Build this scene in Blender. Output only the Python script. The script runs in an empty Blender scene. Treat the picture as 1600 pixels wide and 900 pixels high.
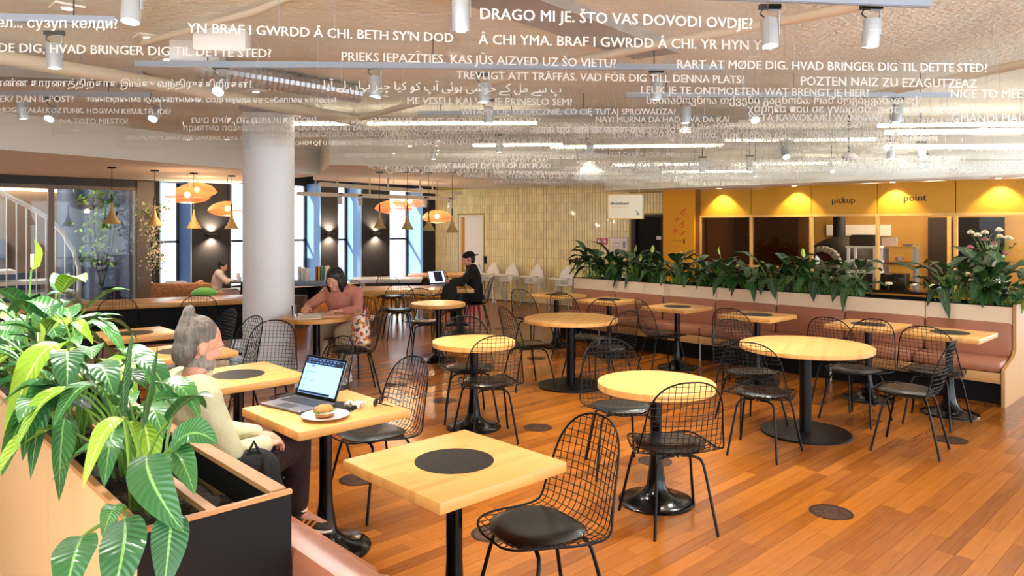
import bpy, bmesh, math, random
from math import sin, cos, pi, radians as R
from mathutils import Vector as V, Matrix as M, Euler
random.seed(7)
S = bpy.context.scene
C = S.collection

# ------------------------------------------------------------------ camera, world, light, exposure
cd = bpy.data.cameras.new('camera'); cam = bpy.data.objects.new('camera', cd); C.objects.link(cam)
cam.location = (0, 0, 1.72); cam.rotation_euler = (pi / 2, 0, R(-43.5))
cd.sensor_width = 36; cd.lens = 36 * 1130 / 1600; cd.shift_y = -95 / 1600; cd.clip_start = .05
S.camera = cam
wd = bpy.data.worlds.new('world'); S.world = wd; wd.use_nodes = True
bg = wd.node_tree.nodes['Background']; bg.inputs[0].default_value = (.86, .93, 1, 1); bg.inputs[1].default_value = 2.5
sd = bpy.data.lights.new('sun', 'SUN'); sd.energy = 24; sd.angle = R(.6); sd.color = (1, .95, .86)
so = bpy.data.objects.new('sun', sd); C.objects.link(so)
so.rotation_euler = V((.92, -.60, -.62)).to_track_quat('-Z', 'Y').to_euler()
S.view_settings.view_transform = 'Standard'; S.view_settings.look = 'None'
S.view_settings.exposure = .96; S.view_settings.gamma = 1
S.cycles.max_bounces = 9; S.cycles.transparent_max_bounces = 64; S.cycles.sample_clamp_indirect = 4
S.cycles.caustics_reflective = False; S.cycles.caustics_refractive = False

# ------------------------------------------------------------------ materials
def lin(h):
    if isinstance(h, str):
        h = [int(h[i:i + 2], 16) / 255 for i in (0, 2, 4)]
    return tuple(((c + .055) / 1.055) ** 2.4 if c > .04045 else c / 12.92 for c in h) + (1,)
MATS = {}
def mat(name, col='808080', rough=.5, metal=0, bump=None, var=0, emit=0, vscale=6, stretch=(1, 1, 1), spec=.5, coat=0):
    m = bpy.data.materials.new(name); m.use_nodes = True; MATS[name] = m
    nt = m.node_tree; N = nt.nodes; L = nt.links; b = N['Principled BSDF']
    c = lin(col)
    b.inputs['Base Color'].default_value = c; b.inputs['Roughness'].default_value = rough
    b.inputs['Metallic'].default_value = metal; b.inputs['Specular IOR Level'].default_value = spec
    b.inputs['Coat Weight'].default_value = coat
    if emit:
        b.inputs['Emission Color'].default_value = c; b.inputs['Emission Strength'].default_value = emit
    if bump or var:
        tc = N.new('ShaderNodeTexCoord'); mp = N.new('ShaderNodeMapping'); mp.inputs['Scale'].default_value = stretch
        L.new(tc.outputs['Object'], mp.inputs[0])
    if var:
        nz = N.new('ShaderNodeTexNoise'); nz.inputs['Scale'].default_value = vscale; nz.inputs['Detail'].default_value = 5
        L.new(mp.outputs[0], nz.inputs[0])
        cr = N.new('ShaderNodeValToRGB')
        cr.color_ramp.elements[0].position = .3; cr.color_ramp.elements[1].position = .7
        cr.color_ramp.elements[0].color = tuple(x * (1 - var) for x in c[:3]) + (1,)
        cr.color_ramp.elements[1].color = tuple(min(1, x * (1 + var)) for x in c[:3]) + (1,)
        L.new(nz.outputs[0], cr.inputs[0]); L.new(cr.outputs[0], b.inputs['Base Color'])
    if bump:
        bs, bd = bump
        n2 = N.new('ShaderNodeTexNoise'); n2.inputs['Scale'].default_value = bs; n2.inputs['Detail'].default_value = 4
        L.new(mp.outputs[0], n2.inputs[0])
        bp = N.new('ShaderNodeBump'); bp.inputs['Strength'].default_value = bd; bp.inputs['Distance'].default_value = .02
        L.new(n2.outputs[0], bp.inputs['Height']); L.new(bp.outputs[0], b.inputs['Normal'])
    return m
def wood(name, c1, c2, strip=.045, axis='X', rough=.35, length=.9, grain=1.0, rand=False, islands=False, coat=0, tonal=.62, bump=.08, spec=.5, lo=.25):
    """laminated wood: strips running along an axis, each with its own tone, plus stretched grain"""
    m = bpy.data.materials.new(name); m.use_nodes = True; MATS[name] = m
    nt = m.node_tree; N = nt.nodes; L = nt.links; b = N['Principled BSDF']
    b.inputs['Roughness'].default_value = rough; b.inputs['Coat Weight'].default_value = coat; b.inputs['Specular IOR Level'].default_value = spec
    tc = N.new('ShaderNodeTexCoord'); sp = N.new('ShaderNodeSeparateXYZ'); L.new(tc.outputs['Object'], sp.inputs[0])
    lo, ac, up = {'X': (0, 1, 2), 'Y': (1, 0, 2), 'Z': (2, 0, 1)}[axis]
    def math(op, a, v=None, bb=None):
        n = N.new('ShaderNodeMath'); n.operation = op
        if hasattr(a, 'links'): L.new(a, n.inputs[0])
        else: n.inputs[0].default_value = a
        if bb is not None: L.new(bb, n.inputs[1])
        elif v is not None: n.inputs[1].default_value = v
        return n.outputs[0]
    rnd = None
    if rand:
        oi = N.new('ShaderNodeObjectInfo'); rnd = oi.outputs['Random']
        if islands:
            ge = N.new('ShaderNodeNewGeometry'); rnd = math('FRACT', math('ADD', rnd, bb=ge.outputs['Random Per Island']))
    if strip:
        row = math('FLOOR', math('DIVIDE', sp.outputs[ac], strip))
        off = N.new('ShaderNodeTexWhiteNoise'); off.noise_dimensions = '1D'; L.new(row, off.inputs['W'])
        seg = math('FLOOR', math('ADD', math('DIVIDE', sp.outputs[lo], length), bb=math('MULTIPLY', off.outputs[0], 7.3)))
        wn = N.new('ShaderNodeTexWhiteNoise'); wn.noise_dimensions = '2D'
        cb = N.new('ShaderNodeCombineXYZ'); L.new(row, cb.inputs[0]); L.new(seg, cb.inputs[1]); L.new(cb.outputs[0], wn.inputs['Vector'])
        tone = wn.outputs['Value']
    else:
        tone = rnd
    mp = N.new('ShaderNodeMapping'); sc = [38, 38, 38]; sc[lo] = 2.2; mp.inputs['Scale'].default_value = sc
    L.new(tc.outputs['Object'], mp.inputs[0])
    nz = N.new('ShaderNodeTexNoise'); nz.noise_dimensions = '4D'; nz.inputs['Detail'].default_value = 6; nz.inputs['Scale'].default_value = 1
    nz.inputs['Distortion'].default_value = 1.2
    L.new(mp.outputs[0], nz.inputs[0])
    if tone is not None: L.new(math('MULTIPLY', tone, 43.), nz.inputs['W'])
    f = math('MULTIPLY', nz.outputs[0], .62 * grain)
    if tone is not None: f = math('ADD', f, bb=math('ADD', math('MULTIPLY', tone, tonal), (.62 - tonal) / 2))
    else: f = math('ADD', f, .3)
    cr = N.new('ShaderNodeValToRGB'); cr.color_ramp.elements[0].position = lo; cr.color_ramp.elements[1].position = .95
    cr.color_ramp.elements[0].color = lin(c1); cr.color_ramp.elements[1].color = lin(c2)
    L.new(f, cr.inputs[0]); L.new(cr.outputs[0], b.inputs['Base Color'])
    bp = N.new('ShaderNodeBump'); bp.inputs['Strength'].default_value = bump; bp.inputs['Distance'].default_value = .004
    L.new(nz.outputs[0], bp.inputs['Height']); L.new(bp.outputs[0], b.inputs['Normal'])
    return m
def glass(name, tint=(1, 1, 1), refl=.5, haze=0.0):
    m = bpy.data.materials.new(name); m.use_nodes = True; MATS[name] = m
    nt = m.node_tree; N = nt.nodes; L = nt.links; N.remove(N['Principled BSDF'])
    tr = N.new('ShaderNodeBsdfTransparent'); tr.inputs[0].default_value = tint + (1,)
    gl = N.new('ShaderNodeBsdfGlossy'); gl.inputs['Roughness'].default_value = .02
    fr = N.new('ShaderNodeFresnel'); fr.inputs[0].default_value = 1.45
    mu = N.new('ShaderNodeMath'); mu.operation = 'MULTIPLY'; mu.inputs[1].default_value = refl; L.new(fr.outputs[0], mu.inputs[0])
    mx = N.new('ShaderNodeMixShader'); L.new(mu.outputs[0], mx.inputs[0]); L.new(tr.outputs[0], mx.inputs[1]); L.new(gl.outputs[0], mx.inputs[2])
    last = mx
    if haze:
        df = N.new('ShaderNodeBsdfDiffuse'); df.inputs[0].default_value = (.9, .9, .88, 1)
        m2 = N.new('ShaderNodeMixShader'); m2.inputs[0].default_value = haze
        L.new(mx.outputs[0], m2.inputs[1]); L.new(df.outputs[0], m2.inputs[2]); last = m2
    L.new(last.outputs[0], N['Material Output'].inputs[0])
    return m
def leafmat(name, c1, c2, edge):
    m = bpy.data.materials.new(name); m.use_nodes = True; MATS[name] = m
    nt = m.node_tree; N = nt.nodes; L = nt.links; b = N['Principled BSDF']
    b.inputs['Roughness'].default_value = .32
    uv = N.new('ShaderNodeUVMap'); sp = N.new('ShaderNodeSeparateXYZ'); L.new(uv.outputs[0], sp.inputs[0])
    def math(op, a, v=None, bb=None):
        n = N.new('ShaderNodeMath'); n.operation = op
        L.new(a, n.inputs[0])
        if bb is not None: L.new(bb, n.inputs[1])
        elif v is not None: n.inputs[1].default_value = v
        return n.outputs[0]
    au = math('ABSOLUTE', sp.outputs[0])                       # 0 at the midrib, 1 at the margin
    ve = math('SINE', math('MULTIPLY', math('SUBTRACT', sp.outputs[1], bb=math('MULTIPLY', au, .16)), 85.))
    oi = N.new('ShaderNodeObjectInfo')
    cr = N.new('ShaderNodeMix'); cr.data_type = 'RGBA'
    cr.inputs[6].default_value = lin(c1); cr.inputs[7].default_value = lin(c2)
    L.new(math('ADD', math('MULTIPLY', oi.outputs['Random'], .8), bb=math('MULTIPLY', ve, .05)), cr.inputs[0])
    rib = N.new('ShaderNodeMix'); rib.data_type = 'RGBA'; rib.inputs[7].default_value = lin(edge)
    L.new(cr.outputs[2], rib.inputs[6]); L.new(math('LESS_THAN', au, .07), rib.inputs[0])
    L.new(rib.outputs[2], b.inputs['Base Color'])
    bp = N.new('ShaderNodeBump'); bp.inputs['Strength'].default_value = .35; bp.inputs['Distance'].default_value = .004
    L.new(ve, bp.inputs['Height']); L.new(bp.outputs[0], b.inputs['Normal'])
    b.inputs['Subsurface Weight'].default_value = .15; b.inputs['Subsurface Radius'].default_value = (.01, .02, .004)
    return m

wood('floor_wood', '5e2a0a', 'a86420', strip=0, rand=True, islands=True, rough=.22, grain=.85, coat=0, tonal=.5, bump=0, spec=.3, lo=.08)
wood('table_wood', 'ba7d38', 'e8b266', strip=.036, rough=.34, grain=.7, tonal=.4, bump=.03)
wood('table_wood_cross', 'bd8145', 'e6b678', strip=.036, axis='Y', rough=.38, grain=.8)
wood('panel_ash', 'd8b27c', 'f0d2a2', strip=0, axis='Z', rough=.5, grain=.75)
wood('panel_pale', 'ead2b2', 'f8ead4', strip=0, axis='Z', rough=.55, grain=.55)
wood('bench_wood', 'b98a52', 'dcb57e', strip=0, axis='Y', rough=.5)
wood('plywood', 'b88550', 'dcb280', strip=.006, axis='Y', rough=.6)
mat('joint_dark', '2b1408', .8)
mat('black_metal', '101012', .38, .6)
mat('black_gloss', '0d0d0e', .16, .3)
mat('black_leather', '0c0b09', .27, bump=(160, .015), spec=.6)
mat('disc_black', '181614', .5, spec=.3, bump=(60, .12), var=.25, vscale=9)
mat('brown_leather', 'a0674b', .42, bump=(220, .03), var=.07, vscale=3)
mat('seam', '6f4334', .6)
mat('black_lam', '09090c', .6, spec=.25, var=.2, vscale=3)
mat('soil', '2b211b', .95, bump=(60, .9), var=.5, vscale=40)
mat('concrete', 'eeeedd', .95, bump=(28, .9), var=.13, vscale=1.1)
mat('soffit_paint', 'eeecdf', .9, bump=(60, .1))
mat('white_paint', 'efe9de', .6, bump=(40, .05))
mat('column_paint', 'e2e4e4', .5, bump=(30, .05))
mat('white_plastic', 'f4f3f0', .35)
mat('grey_metal', 'b9c0c8', .35, .7)
mat('track_metal', '9fabba', .4, .4)
mat('spot_metal', 'c2ccd2', .35, .35)
mat('duct', 'a39d95', .5, .4, var=.15)
mat('flex_duct', 'c4c6ca', .3, .8)
mat('pipe_paint', 'd9ccb0', .55)
mat('lamp_on', 'fff3df', .5, emit=4)
mat('lamp_warm', 'ffe2b0', .5, emit=7)
mat('strip_on', 'fff3e0', .5, emit=6.5)
mat('letter_white', 'f4f2ea', .6)
mat('letter_black', '1b1a18', .6)
mat('letter_orange', 'd9561e', .6)
mat('brass', 'b79b62', .6, .15)
mat('tile_yellow', 'eee4b0', .34, var=.10, vscale=3, coat=.2)
mat('grout', 'b09c58', .9)
mat('panel_yellow', 'd09a2a', .5, var=.06, vscale=2)
mat('pillar_yellow', 'e6a01a', .5)
mat('frame_wood', 'e0b468', .5, var=.1, vscale=9)
mat('door_white', 'f0efe8', .4)
mat('door_black', '08080a', .5, spec=.15)
mat('wall_dark', '15131b', .7)
mat('reveal_skylit', '86b0e2', .6)  # pale plaster with the blue of the skylight put into its colour
mat('frame_grey', '6f675f', .5, .2)
mat('frame_dark', '2c2b2e', .5, .3)
mat('kitchen_brown', '8a5a24', .6, var=.2, vscale=2)
mat('kitchen_tan', 'b98c3c', .6, var=.1, vscale=3)
mat('dark_brown', '2c1809', .5)
mat('oven_black', '1a1917', .6, bump=(25, .4), var=.3)
mat('oven_brick', 'a49c8c', .8, var=.25, vscale=20)
mat('terracotta', 'b0522e', .8)
mat('red_dark', '52180f', .7)
mat('skin', 'd79c82', .5, bump=(90, .05))
mat('hair_grey', '6e655d', .6, bump=(70, .9), var=.45, vscale=45, stretch=(1, 1, .25))
mat('beard_grey', '9a8f86', .8, bump=(90, .8), var=.3, vscale=60)
mat('hair_black', '120f10', .35, bump=(70, .6), stretch=(1, 1, .2))
mat('shirt', 'c6c29c', .9, bump=(14, .8), var=.06)
mat('trousers_dark', '2a1613', .9, bump=(30, .5), var=.25)
mat('trousers_sand', 'b6a78b', .9, bump=(16, .8), var=.1)
mat('top_pink', 'bd7b6b', .85, bump=(16, .7))
mat('black_cloth', '0b0b0c', .85, bump=(20, .5))
mat('sock', '1f1a1c', .9, bump=(90, .5))
mat('shoe_brown', '3f342c', .7)
mat('orange', 'f0953a', .6)
mat('cream', 'f0e4c8', .6)
mat('laptop_grey', '6f6c74', .35, .5)
mat('key_dark', '26252b', .5)
mat('screen_blue', '86b4ee', .3, emit=.75)
mat('screen_dark', '1b2338', .3, emit=.25)
mat('screen_line', '5a7bb4', .3, emit=.3)
mat('screen_white', 'dfe6f4', .3, emit=.8)
mat('plate_pink', 'd9b8ac', .3)
mat('bread', 'c08444', .8, bump=(60, .5), var=.25, vscale=30)
mat('egg_white', 'ece2c8', .6)
mat('greens', '4b7a2c', .6)
mat('napkin', 'c8bcae', .8, bump=(18, .4))
mat('lens_dark', '2a1d22', .08, .2)
mat('paper', 'efe6dc', .7)
mat('paper_pink', 'e8b8a0', .7)
mat('wicker', 'b07f5a', .8, bump=(50, .9), var=.3, vscale=30)
mat('cloth_white', 'd9d3d4', .9, bump=(14, .5))
mat('cloth_blue', '9dbbe0', .8)
mat('green_plastic', '58b84e', .5)
mat('table_white', 'e8eef2', .3)
mat('desk_blue', '7d93ab', .4)
mat('box_brown', '6d5846', .7)
mat('stool_yellow', 'efb41a', .45)
mat('stool_red', 'b8283c', .45)
mat('book_red', 'b8453a', .6); mat('book_teal', '3f8f9c', .6); mat('book_yellow', 'd9b63a', .6); mat('book_white', 'e9e9ea', .6)
mat('exit_red', 'c2304a', .5)
mat('poster_ink', '8f9ab8', .6)
mat('hatch', '55382a', .45, .5)
mat('hatch_rim', '33231a', .4, .6)
mat('stair_white', 'dfe3e8', .4)
mat('atrium_dark', '465168', .6, var=.2, vscale=.8)
mat('atrium_wood', '7d6656', .6, var=.15, vscale=1)
mat('spathe_green', 'a6c23c', .45); mat('spathe_white', 'f2f0e2', .5); mat('petal_pink', 'c87f92', .6)
mat('stem_green', '6f9c3c', .45, var=.15, vscale=8)
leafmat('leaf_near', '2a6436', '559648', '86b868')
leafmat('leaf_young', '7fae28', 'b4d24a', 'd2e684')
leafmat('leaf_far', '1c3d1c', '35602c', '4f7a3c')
glass('acrylic', (.99, .99, .985), .4, .012)
glass('window_glass', (.93, .97, .98), .8)
glass('kitchen_glass', (.58, .50, .42), .9)
glass('kitchen_clear', (.95, .95, .93), .3)
def frosted(name):
    m = mat(name, 'f6f4ee', .8); N = m.node_tree.nodes; L = m.node_tree.links; b = N['Principled BSDF']
    tr = N.new('ShaderNodeBsdfTransparent'); mx = N.new('ShaderNodeMixShader'); mx.inputs[0].default_value = .25
    L.new(b.outputs[0], mx.inputs[1]); L.new(tr.outputs[0], mx.inputs[2]); L.new(mx.outputs[0], N['Material Output'].inputs[0])
frosted('letter_frosted')
glass('tumbler_glass', (.97, .98, .98), 1)
def weave(name, col):
    m = mat(name, col, .7); N = m.node_tree.nodes; L = m.node_tree.links; b = N['Principled BSDF']
    tr = N.new('ShaderNodeBsdfTransparent'); mx = N.new('ShaderNodeMixShader'); mx.inputs[0].default_value = .48
    L.new(b.outputs[0], mx.inputs[1]); L.new(tr.outputs[0], mx.inputs[2]); L.new(mx.outputs[0], N['Material Output'].inputs[0])
weave('weave_orange', 'e9aa72')
def patchcloth():
    m = mat('patch_cloth', 'cdb49a', .9); N = m.node_tree.nodes; L = m.node_tree.links; b = N['Principled BSDF']
    tc = N.new('ShaderNodeTexCoord'); vo = N.new('ShaderNodeTexVoronoi'); vo.inputs['Scale'].default_value = 34
    L.new(tc.outputs['Object'], vo.inputs[0])
    cr = N.new('ShaderNodeValToRGB'); cr.color_ramp.interpolation = 'CONSTANT'
    sp = N.new('ShaderNodeSeparateColor'); L.new(vo.outputs['Color'], sp.inputs[0]); L.new(sp.outputs[0], cr.inputs[0])
    e = cr.color_ramp.elements; e[0].color = lin('e2cfb4'); e[1].color = lin('b8432e'); e[1].position = .35
    for p, c in ((.55, '4a5c66'), (.72, 'e8dcc8'), (.86, 'c48a4a')):
        x = e.new(p); x.color = lin(c)
    L.new(cr.outputs[0], b.inputs['Base Color'])
patchcloth()

def island_tone(name, amt):
    m = MATS[name]; N = m.node_tree.nodes; L = m.node_tree.links; b = N['Principled BSDF']
    ge = N.new('ShaderNodeNewGeometry'); hs = N.new('ShaderNodeHueSaturation'); mr = N.new('ShaderNodeMapRange')
    mr.inputs['To Min'].default_value = 1 - amt; mr.inputs['To Max'].default_value = 1 + amt
    L.new(ge.outputs['Random Per Island'], mr.inputs[0]); L.new(mr.outputs[0], hs.inputs['Value'])
    src = b.inputs['Base Color'].links[0].from_socket; L.new(src, hs.inputs['Color']); L.new(hs.outputs[0], b.inputs['Base Color'])
island_tone('tile_yellow', .08)

# ------------------------------------------------------------------ mesh helpers
class MB:
    def __init__(s): s.v = []; s.f = []; s.m = []; s.uv = {}
    def add(s, vs, fs, mi=0, T=None, uvs=None):
        o = len(s.v)
        for i, p in enumerate(vs):
            p = V(p); s.v.append(tuple(T @ p) if T is not None else tuple(p))
            if uvs: s.uv[o + i] = uvs[i]
        for f in fs: s.f.append(tuple(i + o for i in f)); s.m.append(mi)
        return s
    def box(s, c, d, mi=0, T=None, bev=0):
        x, y, z = d[0] / 2, d[1] / 2, d[2] / 2
        if not bev:
            vs = [(c[0] + sx * x, c[1] + sy * y, c[2] + sz * z) for sz in (-1, 1) for sy in (-1, 1) for sx in (-1, 1)]
            fs = [(0, 2, 3, 1), (4, 5, 7, 6), (0, 1, 5, 4), (2, 6, 7, 3), (0, 4, 6, 2), (1, 3, 7, 5)]
            return s.add(vs, fs, mi, T)
        bm = bmesh.new(); bmesh.ops.create_cube(bm, size=1)
        for v in bm.verts: v.co = V((c[0] + v.co.x * d[0], c[1] + v.co.y * d[1], c[2] + v.co.z * d[2]))
        bmesh.ops.bevel(bm, geom=bm.edges[:], offset=bev, segments=2, affect='EDGES', profile=.5)
        bm.verts.index_update()
        s.add([v.co.copy() for v in bm.verts], [[v.index for v in f.verts] for f in bm.faces], mi, T); bm.free(); return s
    def tube(s, pts, r, n=6, mi=0, T=None, cap=True, closed=False):
        pts = [V(p) for p in pts]; k = len(pts); vs = []; fs = []
        rr = r if isinstance(r, (list, tuple)) else [r] * k
        pn = None
        for i, p in enumerate(pts):
            a = pts[i - 1] if (i or closed) else p; b = pts[(i + 1) % k] if (i < k - 1 or closed) else p
            t = (b - a).normalized() if (b - a).length > 1e-9 else V((0, 0, 1))
            if pn is None:
                u = t.orthogonal().normalized()
            else:
                u = pn - t * pn.dot(t)
                u = u.normalized() if u.length > 1e-6 else t.orthogonal().normalized()
            pn = u; w = t.cross(u)
            for j in range(n):
                an = 2 * pi * j / n
                vs.append(p + (u * cos(an) + w * sin(an)) * rr[i])
        for i in range(k if closed else k - 1):
            a = i * n; b = ((i + 1) % k) * n
            for j in range(n): fs.append((a + j, a + (j + 1) % n, b + (j + 1) % n, b + j))
        if cap and not closed:
            fs.append(tuple(range(n))[::-1]); fs.append(tuple((k - 1) * n + j for j in range(n)))
        return s.add(vs, fs, mi, T)
    def lathe(s, prof, n=28, mi=0, T=None, cap=True):
        vs = []; fs = []
        for r, z in prof:
            for j in range(n): vs.append((r * cos(2 * pi * j / n), r * sin(2 * pi * j / n), z))
        for i in range(len(prof) - 1):
            for j in range(n): fs.append((i * n + j, i * n + (j + 1) % n, (i + 1) * n + (j + 1) % n, (i + 1) * n + j))
        if cap:
            fs.append(tuple(range(n))[::-1]); fs.append(tuple((len(prof) - 1) * n + j for j in range(n)))
        return s.add(vs, fs, mi, T)
    def grid(s, fn, nu, nv, mi=0, T=None, uv=False, closeu=False):
        vs = []; uvs = []; fs = []
        for i in range(nv + 1):
            for j in range(nu + (0 if closeu else 1)):
                vs.append(fn(j / nu, i / nv)); uvs.append((2 * j / nu - 1, i / nv))
        w = nu if closeu else nu + 1
        for i in range(nv):
            for j in range(nu): fs.append((i * w + j, i * w + (j + 1) % w, (i + 1) * w + (j + 1) % w, (i + 1) * w + j))
        return s.add(vs, fs, mi, T, uvs if uv else None)
    def ball(s, c, r, n=12, k=8, mi=0, T=None):
        r = r if isinstance(r, (tuple, list)) else (r, r, r)
        vs = [(c[0], c[1], c[2] - r[2])]; fs = []
        for i in range(1, k):
            a = -pi / 2 + pi * i / k
            for j in range(n): vs.append((c[0] + r[0] * cos(a) * cos(2 * pi * j / n), c[1] + r[1] * cos(a) * sin(2 * pi * j / n), c[2] + r[2] * sin(a)))
        vs.append((c[0], c[1], c[2] + r[2]))
        for j in range(n): fs.append((0, 1 + (j + 1) % n, 1 + j))
        for i in range(k - 2):
            for j in range(n): fs.append((1 + i * n + j, 1 + i * n + (j + 1) % n, 1 + (i + 1) * n + (j + 1) % n, 1 + (i + 1) * n + j))
        e = len(vs) - 1
        for j in range(n): fs.append((1 + (k - 2) * n + j, 1 + (k - 2) * n + (j + 1) % n, e))
        return s.add(vs, fs, mi, T)
    def prism(s, poly, z0, z1, mi=0, T=None):
        n = len(poly); vs = [(x, y, z0) for x, y in poly] + [(x, y, z1) for x, y in poly]
        fs = [tuple(range(n))[::-1], tuple(range(n, 2 * n))] + [(i, (i + 1) % n, n + (i + 1) % n, n + i) for i in range(n)]
        return s.add(vs, fs, mi, T)
    def mesh(s, name, mats, smooth=40):
        me = bpy.data.meshes.new(name); me.from_pydata(s.v, [], s.f)
        for m in (mats if isinstance(mats, (list, tuple)) else [mats]): me.materials.append(MATS[m])
        me.polygons.foreach_set('material_index', s.m)
        if s.uv:
            ul = me.uv_layers.new(name='UVMap')
            for l in me.loops: ul.data[l.index].uv = s.uv.get(l.vertex_index, (1, 0))
        me.update()
        if smooth:
            me.polygons.foreach_set('use_smooth', [True] * len(me.polygons)); me.set_sharp_from_angle(angle=R(smooth))
        return me
    def build(s, name, mats, parent=None, smooth=40, T=None):
        return link(name, s.mesh(name, mats, smooth), parent, T)
def link(name, data, parent=None, T=None):
    o = bpy.data.objects.new(name, data); C.objects.link(o)
    if parent is not None: o.parent = parent
    if T is not None: o.matrix_local = T
    return o
def tag(o, label, cat, group=None):
    o['label'] = label; o['category'] = cat
    if group: o['group'] = group
    return o
def thing(name, label, cat, loc=(0, 0, 0), rz=0, group=None):
    o = bpy.data.objects.new(name, None); C.objects.link(o); o.empty_display_size = .1
    o.location = loc; o.rotation_euler = (0, 0, rz)
    return tag(o, label, cat, group)
def struct(o): o['kind'] = 'structure'; return o
def dup(root, loc=None, rz=None, label=None, group=None, T=None):
    r = root.copy(); C.objects.link(r)
    if T is not None: r.matrix_world = T
    else:
        if loc is not None: r.location = loc
        if rz is not None: r.rotation_euler = (0, 0, rz)
    if label: r['label'] = label
    if group: r['group'] = group
    for ch in list(root.children):
        c = ch.copy(); C.objects.link(c); c.parent = r
        for g in list(ch.children):
            d = g.copy(); C.objects.link(d); d.parent = c
    return r
def TR(x=0, y=0, z=0, rz=0, rx=0, ry=0, s=1):
    return M.Translation((x, y, z)) @ Euler((rx, ry, rz)).to_matrix().to_4x4() @ M.Scale(s, 4)
def text_mesh(name, txt, width, mat_, height=None, mirror=False, bold=.012, depth=.0008):
    """lettering as a mesh lying in XZ, centred, facing -Y"""
    cu = bpy.data.curves.new(name, 'FONT'); cu.body = txt; cu.size = 1; cu.extrude = .5
    cu.align_x = 'CENTER'; cu.align_y = 'CENTER'; cu.resolution_u = 2
    o = bpy.data.objects.new(name, cu); C.objects.link(o)
    dg = bpy.context.evaluated_depsgraph_get(); dg.update()
    me = bpy.data.meshes.new_from_object(o.evaluated_get(dg)); bpy.data.objects.remove(o)
    xs = [v.co.x for v in me.vertices] or [0, 1]; w = max(xs) - min(xs) or 1; cx = (max(xs) + min(xs)) / 2
    k = width / w if width else height
    for v in me.vertices:
        x, y, z = v.co; x = (x - cx) * k
        v.co = ((-x if mirror else x), -z * 2 * depth, y * k)
    if mirror: me.flip_normals()
    if bold:                                                   # heavier strokes: the same outlines twice, a hair apart
        vs = [v.co.copy() for v in me.vertices]; fs = [tuple(p.vertices) for p in me.polygons]; n = len(vs); e = bold * k * .9
        m2 = bpy.data.meshes.new(name)
        m2.from_pydata([v - V((e, 0, 0)) for v in vs] + [v + V((e, -depth * .15, 0)) for v in vs], [], fs + [tuple(i + n for i in f) for f in fs])
        bpy.data.meshes.remove(me); me = m2
    me.materials.clear(); me.materials.append(MATS[mat_]); me.name = name
    return me
# ================================================================== SETTING
CEIL = 3.05
WANG = math.atan2(-.99556, .09411)
WT = M.Translation((11.39, 15.2, 0)) @ M.Rotation(WANG, 4, 'Z')      # frame of the yellow wall: x along it from the corner, y behind it

def in_view(x, y, z=0, pad=60):
    c_, s_ = cos(R(43.5)), sin(R(43.5)); X = x * c_ - y * s_; Y = x * s_ + y * c_
    if Y < .6: return None
    px = 800 + 1130 * X / Y; py = 355 + 1130 * (1.72 - z) / Y
    return Y if -pad < px < 1600 + pad and py < 900 + pad else None

# --- floor: slab, the 300 nearest planks singly, the rest as one mesh
b = MB(); b.box((5.3, 6.8, -.035), (16.2, 20.4, .045)); floor = struct(b.build('floor', 'joint_dark', smooth=0))
PW_ = .088
plank_meshes = {}
def plank_mesh(L_):
    k = round(L_, 1)
    if k not in plank_meshes:
        m = MB(); x, y, h = k / 2 - .0008, PW_ / 2 - .0007, .0125
        m.add([(-x, -y, 0), (x, -y, 0), (x, y, 0), (-x, y, 0), (-x, -y, h), (x, -y, h), (x, y, h), (-x, y, h)],
              [(4, 5, 6, 7), (0, 1, 5, 4), (1, 2, 6, 5), (2, 3, 7, 6), (3, 0, 4, 7)])
        plank_meshes[k] = m.mesh('plank', 'floor_wood', 0)
    return plank_meshes[k]
seen, rest = [], []
rp = random.Random(3)
for j in range(int(17.2 / PW_)):
    y = -1.4 + (j + .5) * PW_; x = -1.6 - rp.random()
    while x < 12.9:
        L_ = rp.choice([.5, .6, .7, .8, .9, 1.0, 1.1, 1.2]); xc = x + L_ / 2; x += L_
        d = in_view(xc, y)
        wall_x = 11.39 + (15.2 - y) * .0945
        if xc + L_ / 2 > wall_x + .2: continue
        (seen if d else rest).append((d or 99, xc, y, L_))
seen.sort()
for d, x, y, L_ in seen[:296]:
    o = link('plank', plank_mesh(L_), floor); o.location = (x, y, -.0125)
b = MB()
for d, x, y, L_ in seen[296:] + rest:
    hx, hy = L_ / 2 - .0008, PW_ / 2 - .0007
    b.add([(x - hx, y - hy, -.012), (x + hx, y - hy, -.012), (x + hx, y + hy, -.012), (x - hx, y + hy, -.012),
           (x - hx, y - hy, 0), (x + hx, y - hy, 0), (x + hx, y + hy, 0), (x - hx, y + hy, 0)],
          [(4, 5, 6, 7), (0, 1, 5, 4), (1, 2, 6, 5), (2, 3, 7, 6), (3, 0, 4, 7)])
o = b.build('distant_planks', 'floor_wood', floor, 0); o['kind'] = 'stuff'

# --- ceiling: rough sprayed concrete, lowered parts painted
b = MB(); b.box((5.3, 6.15, CEIL + .1), (16.2, 19.1, .2)); ceiling = struct(b.build('ceiling', 'concrete', smooth=0))
b = MB(); b.prism([(-2.6, 9.03), (6.24, 11.43), (6.1, 15.6), (-2.6, 15.6)], 2.62, CEIL); struct(b.build('ceiling_lowered', 'soffit_paint', smooth=0))
b = MB(); b.prism([(5.4, 9.6), (6.6, 8.9), (9.1, 8.4), (12.0, 8.4), (11.52, 13.2), (9.4, 13.1), (6.9, 12.9)], 2.64, CEIL); struct(b.build('ceiling_lowered', 'soffit_paint', smooth=0))
b = MB(); b.box((9.9, -.42, 2.745), (7.6, .84, .61), T=WT); struct(b.build('ceiling_lowered', 'soffit_paint', smooth=0))
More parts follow.
